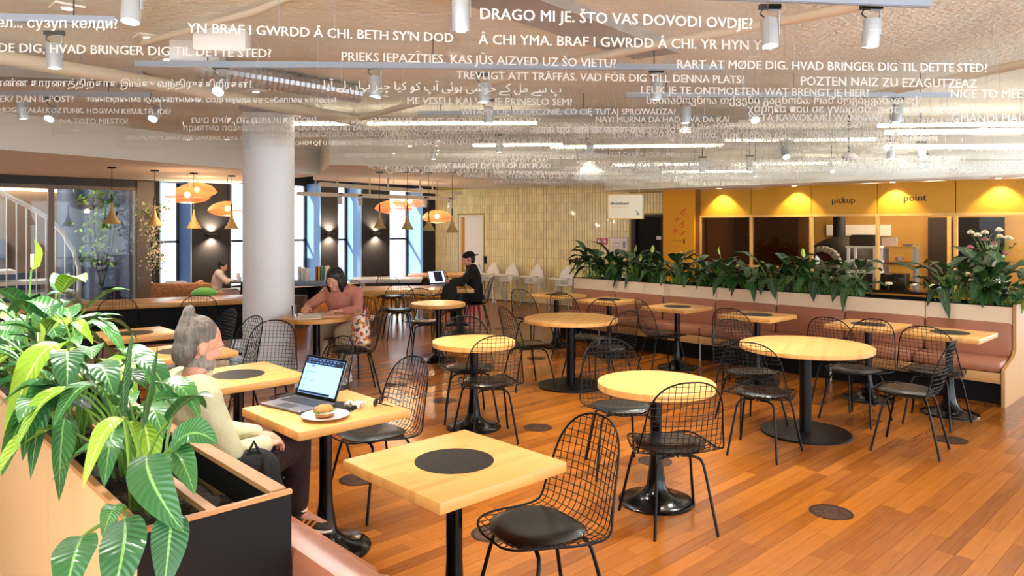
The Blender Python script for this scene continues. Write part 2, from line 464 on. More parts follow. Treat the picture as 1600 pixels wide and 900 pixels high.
# dark recesses and ceiling services
def pipe(pts, r, name, label, m, cat='pipe'):
    b = MB(); b.tube(pts, r, 10); return tag(b.build(name, m), label, cat)
pipe([(-.6, 6.0, 2.89), (.9, 6.05, 2.89), (2.15, 6.3, 2.89), (4.3, 7.0, 2.89), (5.2, 7.3, 2.89)], .055, 'ceiling_pipe', 'thick cream pipe crossing under the ceiling from the left edge to the column', 'pipe_paint')
pipe([(4.2, 6.8, 2.9), (3.85, 3.5, 2.9), (4.0, 1.5, 2.9), (4.1, .6, 2.9)], .03, 'ceiling_pipe', 'long slim cream pipe slanting up behind the middle spotlights', 'pipe_paint')
pipe([(7.3, 5.4, 2.9), (6.95, 2.9, 2.9), (6.25, 1.2, 2.9), (5.9, .4, 2.9)], .035, 'ceiling_pipe', 'slim cream pipe slanting up to the right edge above the bright strip light', 'pipe_paint')
pipe([(1.6, 5.4, 3.0), (1.85, 4.15, 3.0), (1.95, 2.6, 3.0)], .022, 'ceiling_pipe', 'thin cream pipe along the ceiling above the Welsh lettering panel', 'pipe_paint')
b = MB()
b.tube([(2.1 + 1.5 * k / 60, 5.75 + .1 * k / 60, 2.955) for k in range(61)], [.082 + (.007 if k % 2 else -.007) for k in range(61)], 14)
tag(b.build('flexible_duct', 'flex_duct', smooth=0), 'ribbed silver flexible air duct under the ceiling behind the long light track', 'duct')
def duct(poly, z, label):
    b = MB(); b.prism(poly, z, CEIL); tag(b.build('duct_void_slab', 'duct', smooth=0), label, 'duct')
duct([(2.38, 3.15), (2.75, 2.8), (4.5, 2.98), (4.42, 3.32)], 2.985, 'flat grey air duct slanting over the Croatian lettering panel')
duct([(3.1, 7.2), (4.7, 7.45), (4.75, 7.75), (3.2, 7.6)], 2.96, 'flat grey slab for the dark void above the top of the round column')  # grey slab stands in for a dark void in the ceiling
duct([(-.2, 7.9), (1.95, 6.6), (2.1, 6.85), (.1, 8.2)], 2.95, 'dark grey slab for the dark void in front of the lowered ceiling at left')  # another dark ceiling void, made as a solid grey slab
duct([(5.2, 6.3), (7.9, 4.4), (8.2, 4.85), (5.5, 6.7)], 2.97, 'long flat grey air duct over the middle of the room')
def box_unit(x, y, label):
    b = MB(); b.box((0, 0, 0), (.34, .2, .16), bev=.015); o = b.build('ceiling_unit', 'white_plastic'); o.location = (x, y, 2.97); o.rotation_euler = (0, 0, R(-35)); tag(o, label, 'junction box')
box_unit(1.95, 4.9, 'white square unit fixed under the ceiling above the Danish lettering')
box_unit(1.95, 5.35, 'white square unit hanging beside the start of the long light track')

# --- column
b = MB(); b.lathe([(.275, 0), (.275, CEIL)], 48); o = struct(b.build('column', 'column_paint')); o.location = (3.584, 7.717, 0)

# --- left wall: dark piers between deep window bays, glass wall further left
Y0 = 14.9; YD = 15.55; TOP = 2.72
bays = [(4.70, 5.31), (6.09, 6.75), (7.42, 8.15), (8.59, 9.22), (10.0, 11.02)]
edges = [4.36] + [e for p in bays for e in p] + [11.62]
wl = None
for k in range(0, len(edges), 2):
    x0, x1 = edges[k], edges[k + 1]
    b = MB(); b.box(((x0 + x1) / 2, Y0 + .35, 1.525), (x1 - x0, .7, 3.05))
    o = b.build('wall_left', 'wall_dark', smooth=0); struct(o)
n = 0
for x0, x1 in bays:
    n += 1
    t = bpy.data.objects.new('window_%d' % n, None); C.objects.link(t); struct(t); t.location = ((x0 + x1) / 2, YD, 0)
    w = x1 - x0
    b = MB(); b.box((0, .0, (TOP + CEIL) / 2), (w, .2, CEIL - TOP)); b.box((0, 0, .2), (w, .2, .4)); b.build('wall_infill', 'wall_dark', t, 0)
    for sx in (-1, 1):
        b = MB(); b.box((sx * (w / 2 - .012), -.32, 1.56), (.024, .66, 2.32)); b.build('reveal', 'reveal_skylit', t, 0)
    b = MB()
    for sx in (-1, 1): b.box((sx * (w / 2 - .05), 0, 1.56), (.05, .07, 2.32))
    for z in (.43, 1.42, TOP - .025): b.box((0, 0, z), (w - .05, .07, .05))
    b.build('window_frame', 'frame_dark', t, 0)
    for z0, z1 in ((.455, 1.395), (1.445, TOP - .05)):
        b = MB(); b.box((0, .0, (z0 + z1) / 2), (w - .15, .012, z1 - z0)); b.build('pane', 'window_glass', t, 0)
    b = MB(); b.box((0, -.33, .4), (w - .05, .64, .03)); b.build('window_sill', 'white_paint', t, 0)
# glass wall
b = MB(); b.box((-2.7, 9.7, 1.525), (.2, 11.8, 3.05)); struct(b.build('wall_sunblock', 'white_paint', smooth=0))  # unseen wall, added to keep the sun off the near planter
g = bpy.data.objects.new('window_6', None); C.objects.link(g); struct(g); g.location = (0, Y0, 0)
for x in (.9, 2.9):
    b = MB(); b.box((x, .05, 1.24), (.09, .1, 2.48)); b.build('window_frame', 'frame_grey', g, 0)
b = MB(); b.box((4.45, .1, 1.3), (.32, .3, 2.6)); b.build('window_frame', 'frame_grey', g, 0)
b = MB(); b.box((1.1, .05, 2.55), (6.4, .12, .16)); b.build('window_frame', 'frame_dark', g, 0)
b = MB(); b.box((1.1, .05, 2.44), (6.4, .12, .06)); b.build('window_frame', 'frame_grey', g, 0)
b = MB(); b.box((1.1, .05, .05), (6.4, .1, .1)); b.build('window_frame', 'frame_grey', g, 0)
for x0, x1 in ((-2.1, .855), (.945, 2.855), (2.945, 4.29)):
    b = MB(); b.box(((x0 + x1) / 2, .05, 1.255), (x1 - x0, .012, 2.31)); b.build('pane', 'window_glass', g, 0)
# atrium seen through that glass
b = MB(); b.box((1.1, 17.75, -.035), (7.1, 5.5, .06)); struct(b.build('floor_atrium', 'atrium_wood', smooth=0))
b = MB(); b.box((1.1, 17.75, 3.3), (7.1, 5.5, .1)); struct(b.build('ceiling_atrium', 'white_paint', smooth=0))
b = MB()
b.box((1.1, 20.4, 1.6), (7.1, .2, 3.3))
struct(b.build('wall_atrium', 'atrium_wood', smooth=0))
b = MB(); b.box((4.66, 16.83, 1.6), (.15, 2.3, 3.3)); b.box((4.66, 19.3, 1.6), (.15, 2.1, 3.3)); struct(b.build('wall_atrium', 'atrium_dark', smooth=0))
for x, r in ((3.95, .3), (1.4, .3)):
    b = MB(); b.lathe([(r, 0), (r, 3.3)], 24); o = struct(b.build('column', 'atrium_dark')); o.location = (x, 18.2, 0)
for k, (x, z) in enumerate(((1.3, 1.62), (2.0, 1.62), (2.7, 1.62))):
    b = MB(); b.box((0, 0, 0), (.62, .3, .5), bev=.01); o = b.build('display_case', 'atrium_dark'); o.location = (x, 20.1, z - .42)
    tag(o, 'dark display case on the far wall behind the glass stair, %s' % ('leftmost', 'middle one', 'rightmost')[k], 'display case')
b = MB(); b.tube([(-1.5, 20.2, 2.6), (4.5, 20.2, 2.6)], .03, 6); tag(b.build('strip_light', 'lamp_warm'), 'warm strip light along the far wall behind the glass', 'light')
st = thing('spiral_stair', 'white curved stair with railing behind the glass wall', 'stair', (0, 16.5, 0))
rail = [(.6, 0, 3.05), (1.4, 0, 2.85), (2.0, 0, 2.58), (2.38, 0, 2.38), (2.78, 0, 2.15), (3.15, .02, 1.91), (3.42, .05, 1.6), (3.62, .1, 1.22), (3.71, .12, .9), (3.71, .12, .0)]
b = MB(); b.tube(rail, .045, 8); b.build('handrail', 'stair_white', st)
for k in range(16):
    x = 1.2 + k * .16; 
    zt = next((rail[i][2] + (rail[i + 1][2] - rail[i][2]) * (x - rail[i][0]) / (rail[i + 1][0] - rail[i][0]) for i in range(8) if rail[i][0] <= x <= rail[i + 1][0]), 1)
    zb = max(.0, zt - 1.9)
    b = MB(); b.tube([(x, 0, zb), (x, 0, zt)], .012, 6); b.build('baluster', 'stair_white', st)
for k, (x, z) in enumerate(((1.9, .86), (2.5, .64), (2.9, .42), (3.1, .2))):
    b = MB(); b.box((x, .4, z), (1.5, .7, .07)); b.build('tread', 'stair_white', st, 0)
b = MB(); b.box((1.9, 1.0, .4), (2.6, .1, .8)); b.build('stair_wall', 'atrium_dark', st, 0)

t = thing('atrium_plant', 'pale green leafy plant standing behind the glass wall', 'plant', (4.28, 17.25, 0))
b = MB(); b.lathe([(.2, 0), (.24, .45), (.2, .45), (.2, .38)], 20); b.build('pot', 'atrium_dark', t)
b = MB(); ra = random.Random(6)
for k in range(5): b.tube([(0, 0, .4), (.2 * cos(k * 1.3), .2 * sin(k * 1.3), 1.3), (.3 * cos(k * 1.3), .3 * sin(k * 1.3), 2.2)], .015, 6)
b.build('stem', 'dark_brown', t)
b = MB()
for k in range(420):
    z = ra.uniform(.9, 2.6); q = V((ra.gauss(0, .25), ra.gauss(0, .25), z)); s = ra.uniform(.04, .08)
    n_ = V((ra.gauss(0, 1), ra.gauss(0, 1), ra.gauss(0, 1))).normalized(); u = n_.orthogonal().normalized(); w = n_.cross(u)
    b.add([q - u * s, q + w * s * .5, q + u * s, q - w * s * .5], [(0, 1, 2, 3)])
o = b.build('foliage', 'stem_green', t); o['kind'] = 'stuff'

# --- yellow wall: tiles, doors, pillar, kitchen front  (built in the wall's own frame)
def wbox(name, u0, u1, z0, z1, d0, d1, m, parent=None, bev=0):
    b = MB(); b.box(((u0 + u1) / 2, (d0 + d1) / 2, (z0 + z1) / 2), (u1 - u0, d1 - d0, z1 - z0), T=None, bev=bev)
    return b.build(name, m, parent, 0, T=WT if parent is None else None)
wr = wbox('wall_right', -.4, 1.18, 0, CEIL, 0, .25, 'grout'); struct(wr)
wr2 = wbox('wall_right', 2.01, 6.16, 0, CEIL, 0, .25, 'grout'); struct(wr2)
struct(wbox('wall_right', 1.18, 2.01, 2.0, CEIL, 0, .25, 'grout'))
struct(wbox('wall_right', 6.16, 6.96, 1.96, CEIL, 0, .25, 'grout'))
rt = random.Random(5)
def tiles(u0, u1, z0, z1, par):
    b = MB(); z = z0
    while z < z1 - .05:
        h = min(.205, z1 - z); u = u0
        while u < u1 - .01:
            w = min(.070, u1 - u); d = .007 + rt.random() * .005
            b.box((u + w / 2, -d / 2, z + h / 2), (w - .013, d, h - .004)); u += .070
        z += .205
    o = b.build('wall_tiles', 'tile_yellow', par, 0); o['kind'] = 'stuff'; return o
tiles(-.05, 1.13, 0, 2.66, wr); tiles(2.06, 6.12, 0, 2.66, wr2)
tt = bpy.data.objects.new('wall_right', None); C.objects.link(tt); struct(tt); tt.matrix_world = WT
tiles(1.13, 2.06, 2.06, 2.66, tt); tiles(6.12, 6.96, 2.0, 2.46, tt)
d1 = bpy.data.objects.new('door_1', None); C.objects.link(d1); struct(d1); d1.matrix_world = WT
wbox('door_leaf', 1.32, 1.98, .01, 1.97, .04, .09, 'door_white', d1)
wbox('door_frame', 1.18, 1.23, 0, 2.0, -.02, .12, 'white_paint', d1); wbox('door_frame', 1.98, 2.01, 0, 2.0, -.02, .12, 'white_paint', d1); wbox('door_frame', 1.18, 2.01, 1.97, 2.02, -.02, .12, 'white_paint', d1)
wbox('door_reveal', 1.23, 1.32, .01, 1.97, .03, .09, 'panel_yellow', d1)
d2 = bpy.data.objects.new('door_2', None); C.objects.link(d2); struct(d2); d2.matrix_world = WT
wbox('door_leaf', 6.24, 6.86, .01, 1.93, .05, .1, 'door_black', d2)
for u in (6.17, 6.86): wbox('door_frame', u, u + .08, 0, 1.96, -.02, .12, 'frame_dark', d2)
wbox('door_frame', 6.17, 6.94, 1.92, 1.97, -.02, .12, 'frame_dark', d2)
wbox('name_plate', 6.72, 6.84, 1.47, 1.54, .035, .05, 'grey_metal', d2)
o = wbox('card_reader', 2.06, 2.13, .84, 1.02, -.05, -.012, 'black_gloss', bev=.01); tag(o, 'small black card reader on the tiles beside the white door', 'card reader')
# pillar with the vertical name
pl = struct(wbox('wall_pillar', 6.96, 7.62, 0, 2.46, -.12, .3, 'pillar_yellow'))
for ch, u, z in (('b', 7.40, 2.00), ('a', 7.27, 1.88), ('b', 7.38, 1.76), ('e', 7.24, 1.66), ('l', 7.38, 1.60)):
    me = text_mesh('lettering', ch, None, 'letter_orange', height=.20)
    k = .20
    o = link('lettering', me, pl); o.matrix_local = TR(u, -.1225, z) @ M.Rotation(R(58), 4, 'Y')
o = link('lettering', text_mesh('lettering', 'foodhall', .17, 'letter_orange'), pl) if False else None
wbox('name_plate', 7.16, 7.36, 1.455, 1.463, -.123, -.12, 'kitchen_brown', pl)
wbox('name_plate', 7.40, 7.43, 1.41, 1.49, -.124, -.12, 'dark_brown', pl)
struct(wbox('trim_1', 7.62, 7.70, 0, 2.44, -.06, .2, 'kitchen_brown'))
# kitchen front
fr = bpy.data.objects.new('wall_kitchen', None); C.objects.link(fr); struct(fr); fr.matrix_world = WT
seams = [7.70, 8.70, 9.76, 10.81, 11.91, 13.0, 14.1]
for k in range(6):
    wbox('panel', seams[k] + .006, seams[k + 1] - .006, 1.94, 2.435, -.02, .08, 'panel_yellow', fr)
    wbox('counter_panel', seams[k] + .006, seams[k + 1] - .006, .0, .66, -.03, .05, 'panel_yellow', fr)
wbox('backing', 7.70, 14.1, 1.95, 2.43, .08, .12, 'kitchen_brown', fr)
wbox('worktop', 7.70, 14.1, .665, .71, -.1, .35, 'black_gloss', fr)
wbox('head_trim', 7.70, 14.1, 1.90, 1.94, -.04, .1, 'frame_wood', fr)
for u in seams[:-1]: wbox('mullion', u - .022, u + .022, .71, 1.9, -.04, .06, 'frame_wood', fr)
wbox('rail', 7.9, 9.2, 1.0, 1.035, -.05, -.01, 'frame_wood', fr)
for k in range(6):
    wbox('pane', seams[k] + .024, seams[k + 1] - .024, .712, 1.898, .0, .012, 'kitchen_glass' if k < 2 else 'kitchen_clear', fr)
for txt, u0, u1, z in (('pickup', 10.11, 10.47, 2.165), ('point', 11.20, 11.52, 2.18)):
    o = link('lettering', text_mesh('lettering', txt, u1 - u0, 'letter_black', bold=.02), fr); o.matrix_local = TR((u0 + u1) / 2, -.022, z)
# kitchen behind
kb = struct(wbox('wall_kitchen_back', 6.9, 14.1, 0, 2.7, 2.8, 2.95, 'kitchen_tan'))
struct(wbox('wall_kitchen_side', 7.6, 7.7, 0, 2.7, .25, 2.9, 'kitchen_brown'))
struct(wbox('floor_kitchen', 6.9, 14.1, -.06, -.012, .0, 2.9, 'kitchen_brown'))
struct(wbox('ceiling_kitchen', 6.9, 14.1, 2.5, 2.6, .12, 2.9, 'kitchen_brown'))
struct(wbox('wall_kitchen_screen', 7.7, 9.0, 0, 2.5, 1.5, 1.56, 'kitchen_brown'))
struct(wbox('door_3', 11.0, 11.32, 0, 1.9, 2.7, 2.78, 'dark_brown'))
struct(wbox('trim_2', 11.32, 11.38, 0, 1.92, 2.66, 2.78, 'frame_wood'))
struct(wbox('door_4', 11.42, 12.2, 0, 1.9, 2.7, 2.78, 'door_black'))
# ================================================================== CHAIRS
def spline(pts, n):
    """Catmull-Rom through points, n samples"""
    P = [V(p) for p in pts]; P = [P[0] * 2 - P[1]] + P + [P[-1] * 2 - P[-2]]; out = []; segs = len(P) - 3
    for i in range(n):
        t = i / (n - 1) * segs; k = min(int(t), segs - 1); u = t - k
        a, b_, c, d = P[k:k + 4]
        out.append(.5 * ((2 * b_) + (c - a) * u + (2 * a - 5 * b_ + 4 * c - d) * u * u + (3 * b_ - a - 3 * c + d) * u ** 3))
    return out
# profile (x, z, half width, seat->back blend)
_prof = [(.250, .442, .075, 0), (.232, .448, .150, 0), (.19, .452, .192, 0), (.10, .445, .222, 0), (0, .432, .238, 0), (-.09, .428, .247, .05), (-.16, .44, .252, .25), (-.205, .475, .252, .6),
         (-.232, .53, .243, .9), (-.252, .60, .231, 1), (-.268, .66, .221, 1), (-.285, .72, .206, 1), (-.300, .775, .172, 1), (-.309, .81, .125, 1), (-.314, .83, .06, 1), (-.315, .833, .0, 1)]
_prof = [(x, z if z <= .475 else .475 + (z - .475) * 1.125, w, t) for x, z, w, t in _prof]
_ps = spline([V((p[0], p[1], p[2])) for p in _prof], 70)
_bs = [min(1, max(0, q)) for q in [(_prof[min(14, int(i / 69 * 15))][3] * (1 - (i / 69 * 15 - int(i / 69 * 15))) + _prof[min(15, int(i / 69 * 15) + 1)][3] * (i / 69 * 15 - int(i / 69 * 15))) for i in range(70)]]
def shell_pt(i, y):
    p = _ps[i]; t = _bs[i]; q = (y / .24) ** 2
    return V((p.x + .055 * q * t, y, p.y + .022 * q * (1 - t)))
def chair_meshes():
    D = {}
    b = MB()
    ys = [-.225 + k * .0346 for k in range(14)]
    for y in ys:
        run = [shell_pt(i, y) for i in range(70) if _ps[i].z >= abs(y) - .001]
        if len(run) > 3: b.tube(run[::3] + ([run[-1]] if (len(run) - 1) % 3 else []), .0021, 4)
    lens = [0]
    for i in range(1, 70): lens.append(lens[-1] + (V(_ps[i].xy) - V(_ps[i - 1].xy)).length)
    k = 1
    for i in range(3, 68):
        if lens[i] >= k * .0345:
            k += 1; w = max(.0, _ps[i].z)
            if w > .03: b.tube([shell_pt(i, w * s / 5) for s in range(-5, 6)], .0021, 4)
    D['wire_shell'] = b.mesh('wire_shell', 'black_metal', 80)
    b = MB()
    L_ = [shell_pt(i, _ps[i].z) for i in range(0, 70, 2)] + [shell_pt(69, 0)]
    Rr = [V((p.x, -p.y, p.z)) for p in L_[::-1][1:]]
    b.tube(L_ + Rr, .0052, 6, closed=True); D['rim'] = b.mesh('rim', 'black_metal', 80)
    b = MB()
    def pad(u, v):
        a = 2 * pi * u; rr = v if v < .8 else .8 + (v - .8)
        r = (abs(cos(a)) ** 2.6 + abs(sin(a)) ** 2.6) ** (-1 / 2.6)
        x = .03 + .19 * r * rr * cos(a); y = .205 * r * rr * sin(a) * (1 - .10 * max(0, cos(a)))
        return (x, y, .452 + .026 * (1 - rr ** 6) - .006 * (1 - rr * rr) + .012 * (y / .2) ** 2)
    b.grid(pad, 28, 9, closeu=True)
    def under(u, v):
        p = V(pad(u, 1)); return (p.x * (1 - .05 * v), p.y * (1 - .05 * v), p.z - .018 * v)
    b.grid(under, 28, 2, closeu=True)
    D['seat_pad'] = b.mesh('seat_pad', 'black_leather', 60)
    for nm, sx in (('front', 1), ('rear', -1)):
        for s in (1, -1):
            b = MB(); fy = .24 if sx > 0 else .185; fx = .215 if sx > 0 else -.24
            pts = [(fx, s * fy, .0), (fx * .99, s * fy * .985, .02), (fx * .72, s * (fy * .8), .30), (fx * .64, s * fy * .74, .375), (fx * .58, s * fy * .66, .405), (fx * .5, s * fy * .45, .418), (fx * .46, s * .02, .42)]
            b.tube(pts, [.0095, .0095, .0085, .0085, .0085, .0085, .0085], 8); D[nm, s] = b.mesh('leg', 'black_metal', 60)
    b = MB(); b.tube([(.12, 0, .418), (-.12, 0, .418)], .008, 6); b.tube([(.11, -.09, .42), (-.11, -.08, .42)], .006, 6); b.tube([(.11, .09, .42), (-.11, .08, .42)], .006, 6)
    D['under_frame'] = b.mesh('under_frame', 'black_metal', 60)
    return D
_CM = chair_meshes()
def first_chair():
    t = thing('wire_chair', 'x', 'chair')
    link('wire_shell', _CM['wire_shell'], t); link('rim', _CM['rim'], t); link('seat_pad', _CM['seat_pad'], t)
    for k in (('front', 1), ('front', -1), ('rear', 1), ('rear', -1)): link('leg', _CM[k], t)
    link('under_frame', _CM['under_frame'], t)
    return t
_chairs = []
def chair(x, y, deg, label):
    if not _chairs: o = first_chair()
    else: o = dup(_chairs[0])
    o.location = (x, y, 0); o.rotation_euler = (0, 0, R(deg)); o['label'] = label; o['group'] = 'black wire chairs'
    _chairs.append(o); return o
chair(2.21, 2.14, 168, 'black wire chair tucked at the nearest square table, its seat pad facing up')
chair(2.48, 3.84, 180, 'black wire chair across the laptop table from the seated man')
chair(2.60, 4.93, 180, 'black wire chair whose narrow back shows just behind the laptop screen')
chair(2.73, 6.02, 222, 'black wire chair standing before the white column, back spread wide')
chair(3.58, 2.43, 56, 'black wire chair with its back to us in front of the nearest round table')
chair(4.10, 3.20, 236, 'black wire chair on the far left side of the nearest round table')
chair(5.20, 2.70, 10, 'black wire chair with its back to us left of the large right-hand round table')
chair(5.86, 3.16, 244, 'black wire chair, pad shining, behind the left end of the large right-hand round table')
chair(6.10, 1.95, 96, 'black wire chair in side view at the right end of the large round table')
chair(6.68, 2.56, 172, 'black wire chair on the far side of the large right-hand round table')
chair(7.08, 2.06, 2, 'black wire chair facing the bench table nearest the bench end panel')
chair(7.10, 2.88, 0, 'black wire chair facing the second bench table from the bench end panel')
chair(7.10, 3.92, 4, 'black wire chair facing the third bench table from the bench end panel')
chair(7.18, 4.98, -28, 'black wire chair turned aside before the fourth bench table from the bench end panel')
chair(6.38, 5.42, 184, 'black wire chair on the bench side of the large middle round table')
chair(5.90, 4.78, 84, 'black wire chair, back to us, at the right of the large middle round table')
chair(5.48, 5.52, -18, 'black wire chair in side view left of the large middle round table')
chair(7.22, 6.42, 8, 'black wire chair before the fifth bench table, against its dark post')
chair(7.16, 7.10, 4, 'black wire chair before the farthest bench table near the white high chairs')
chair(3.92, 4.42, 64, 'black wire chair with its back to us before the small middle round table')
chair(4.22, 5.02, 238, 'black wire chair behind the small middle round table, only its arch above the top')
chair(5.83, 7.84, 250, 'black wire chair behind the small far round table')
chair(3.99, 6.58, 156, 'black wire chair holding the patterned bag beside the woman')
chair(4.44, 7.42, 208, 'black wire chair the woman in pink sits on')
chair(7.95, 9.28, 145, 'black wire chair the man in black sits on')
chair(5.62, 9.52, 62, 'black wire chair at the near side of the far communal table, left one')
chair(6.32, 9.16, 58, 'black wire chair at the near side of the far communal table, right one')
chair(5.95, 9.95, 240, 'black wire chair at the far side of the far communal table')
chair(7.05, 8.82, 60, 'black wire chair holding the black rucksack at the far communal table')
chair(1.35, 10.0, 78, 'black wire chair at the long left communal table, nearest the plants')
chair(2.62, 9.86, 76, 'black wire chair at the middle of the long left communal table')
chair(3.45, 9.48, 74, 'black wire chair at the long left communal table, near the column')
chair(2.72, 7.35, 182, 'black wire chair at the farthest square table behind the seated man')
chair(2.66, 6.62, 184, 'black wire chair at the square table behind the seated man, its pad barely showing')
chair(8.3, 10.95, 200, 'black wire chair behind the far wooden table near the blue window bay')
chair(7.5, 11.1, 40, 'black wire chair between the white far table and the wooden far table')

# ================================================================== TABLES
def trumpet(r, h, post):
    return [(r, 0), (r, .008), (r * .97, .014), (r * .80, .022), (r * .58, .036), (r * .38, .062), (r * .25, .105), (post * 1.5, .16), (post * 1.12, .25), (post, .34), (post, h)]
def flat_base(r, h, post): return [(r, 0), (r, .012), (r - .004, .016), (post, .016), (post, h)]
_tm = {}
def table_meshes(kind, size, base_r, post, h, th):
    key = (kind, size, base_r, post, h)
    if key in _tm: return _tm[key]
    D = []
    b = MB()
    if kind == 'square': b.box((0, 0, h - th / 2), (size, size, th), bev=.004)
    else: b.lathe([(size / 2 - .004, h - th), (size / 2, h - th + .004), (size / 2, h - .004), (size / 2 - .004, h)], 64)
    D.append(('tabletop', b.mesh('tabletop', 'table_wood')))
    if kind == 'square':
        b = MB(); b.lathe([(.165, h - .002), (.165, h + .0012)], 56); D.append(('inlay_disc', b.mesh('inlay_disc', 'disc_black')))
    b = MB(); b.lathe((flat_base if base_r > .27 else trumpet)(base_r, h - th, post), 40, cap=False); D.append(('pedestal', b.mesh('pedestal', 'black_gloss' if base_r <= .27 else 'black_metal')))
    b = MB(); b.box((0, 0, h - th - .006), (.26, .05, .01)); b.box((0, 0, h - th - .006), (.05, .26, .01)); D.append(('top_bracket', b.mesh('top_bracket', 'black_metal', 0)))
    _tm[key] = D; return D
def table(kind, x, y, rz, label, size, base_r=.24, post=.034, h=.75, th=.044, group=None):
    t = thing(kind + '_table' if kind == 'square' else 'round_table', label, 'table', (x, y, 0), R(rz), group)
    for n, me in table_meshes(kind, size, base_r, post, h, th): link(n, me, t)
    return t
G1 = 'square tables along the left bench'; G2 = 'square tables along the right bench'; G3 = 'round tables'
table('square', 1.895, 2.345, 0, 'empty square wooden table with black inlaid disc, nearest to us', .66, base_r=.15, group=G1)
table('square', 1.94, 3.492, 0, 'square wooden table carrying the open laptop and plate', .64, group=G1)
table('square', 1.975, 4.70, 0, 'square wooden table right behind the seated man\'s head', .66, group=G1)
table('square', 2.02, 5.92, 0, 'square wooden table two places behind the seated man', .66, group=G1)
table('square', 2.05, 7.2, 0, 'square wooden table farthest along the left bench', .66, group=G1)
for x, y, l in ((7.52, 2.06, 'nearest the bench end panel'), (7.58, 2.80, 'second from the bench end panel'), (7.50, 3.95, 'third from the bench end panel'),
                (7.56, 5.03, 'fourth from the bench end panel'), (7.62, 6.14, 'fifth from the bench end panel'), (7.66, 7.14, 'farthest, near the high chairs')):
    table('square', x, y, 0, 'square bench table with dark inlaid disc, ' + l, .62, group=G2)
table('round', 3.78, 2.67, 0, 'small round wooden table nearest to us on a trumpet foot', .73, .235, .036, group=G3)
table('round', 5.95, 2.70, 20, 'large round wooden table at right on a flat disc foot', 1.06, .36, .048, .735, .036, group=G3)
table('round', 4.04, 4.735, 10, 'small round wooden table in the middle on a trumpet foot', .715, .235, .036, .745, group=G3)
table('round', 5.86, 5.25, 30, 'large round wooden table in the middle on a flat disc foot', 1.02, .36, .048, .735, .036, group=G3)
table('round', 5.73, 7.42, 0, 'small round wooden table farther back before the man in black', .70, .235, .036, .745, group=G3)
table('round', 3.79, 7.02, 0, 'round wooden table by the column where the woman sits', .72, .22, .04, .775, group=G3)
def long_table(x, y, rz, L_, w, h, label, m='table_wood', th=.06, legs=((-.42, 0), (.42, 0)), lm='black_metal', panel=False):
    t = thing('communal_table', label, 'table', (x, y, 0), R(rz))
    b = MB(); b.box((0, 0, h - th / 2), (L_, w, th), bev=.005); b.build('tabletop', m, t)
    for lx, ly in legs:
        if panel and lx < 0:
            b = MB(); b.box((0, 0, .42), (L_ * .78, .03, .5)); b.build('modesty_panel', 'black_lam', t, 0)
        b = MB(); b.box((lx * L_, ly * w, (h - th) / 2 + .01), (.09, .09, h - th - .02)); b.box((lx * L_, ly * w, .01), (.5, .5, .02)); b.build('leg', lm, t, 0)
    return t
long_table(2.75, 10.32, -17, 3.9, .8, .75, 'long orange-brown communal table at left before the glass wall', panel=True)
long_table(6.62, 9.62, -34, 2.35, .85, .75, 'long wooden communal table farther back where the man in black types')
long_table(7.7, 11.55, -38, 1.3, .7, .76, 'white table at the far end before the dark piers', 'table_white', .07, ((-.35, 0),), 'white_paint')
long_table(8.9, 11.6, -38, 1.1, .75, .78, 'wooden table at the far end before the blue window bay', 'table_wood', .05, ((0, 0),))
long_table(6.05, 11.55, -43, 1.25, .6, .80, 'blue-grey desk under the window carrying magazines', 'desk_blue', .08, ((-.45, 0), (.45, 0)))

# ================================================================== BENCH AND PLANTER ON THE RIGHT
bn = thing('bench', 'long brown leather bench with padded back along the right planter', 'bench', (8.12, 0, 0))
B0, B1 = 1.79, 7.62
b = MB(); b.box((.30, (B0 + B1) / 2, .15), (.32, B1 - B0, .30)); b.build('plinth', 'black_lam', bn, 0)
sm = [1.79] + [2.58, 3.42, 4.25, 5.09, 5.92, 6.77] + [7.62]
for k in range(7):
    y0, y1 = sm[k] + .004, sm[k + 1] - .004
    b = MB(); b.box((.04, (y0 + y1) / 2, .27), (.05, y1 - y0 - .006, .10), bev=.003); b.build('rail', 'bench_wood', bn)
    b = MB(); b.box((.265, (y0 + y1) / 2, .375), (.50, y1 - y0, .11), bev=.035); b.build('seat_cushion', 'brown_leather', bn)
    b = MB(); b.box((.45, (y0 + y1) / 2, .59), (.11, y1 - y0, .345), bev=.03, T=M.Translation((.45, 0, .42)) @ M.Rotation(R(5), 4, 'Y') @ M.Translation((-.45, 0, -.42))); b.build('back_cushion', 'brown_leather', bn)
for y in (3.42, 5.09, 6.77):
    b = MB(); b.tube([(.05, y, 0), (.05, y, .24)], .012, 8); b.build('leg', 'grey_metal', bn)
b = MB()
b.prism([(.0, .0), (.92, .0), (.92, .95), (.44, .95), (.44, .50), (.36, .44), (.0, .36)], 0, .03, T=M.Translation((0, B0 - .002, 0)) @ M.Rotation(pi / 2, 4, 'X'))
b.build('end_panel', 'bench_wood', bn, 0)
pt = thing('planter', 'long pale wooden planter behind the right bench, filled with peace lilies', 'planter', (8.57, 0, 0))
for k in range(7):
    y0, y1 = sm[k] + .005, sm[k + 1] - .005
    b = MB(); b.box((.012, (y0 + y1) / 2, .815), (.024, y1 - y0, .21)); b.build('front_panel', 'panel_pale', pt, 0)
    b = MB(); b.box((.44, (y0 + y1) / 2, .46), (.024, y1 - y0, .92)); b.build('rear_panel', 'panel_pale', pt, 0)
b = MB(); b.box((.03, (B0 + B1) / 2, .80), (.012, B1 - B0, .26)); b.box((.43, (B0 + B1) / 2, .80), (.012, B1 - B0, .26)); b.box((.23, B1 + .008, .46), (.46, .024, .92)); b.build('liner', 'black_lam', pt, 0)
b = MB(); b.box((.23, (B0 + B1) / 2, .80), (.39, B1 - B0, .1)); o = b.build('soil', 'soil', pt, 0)

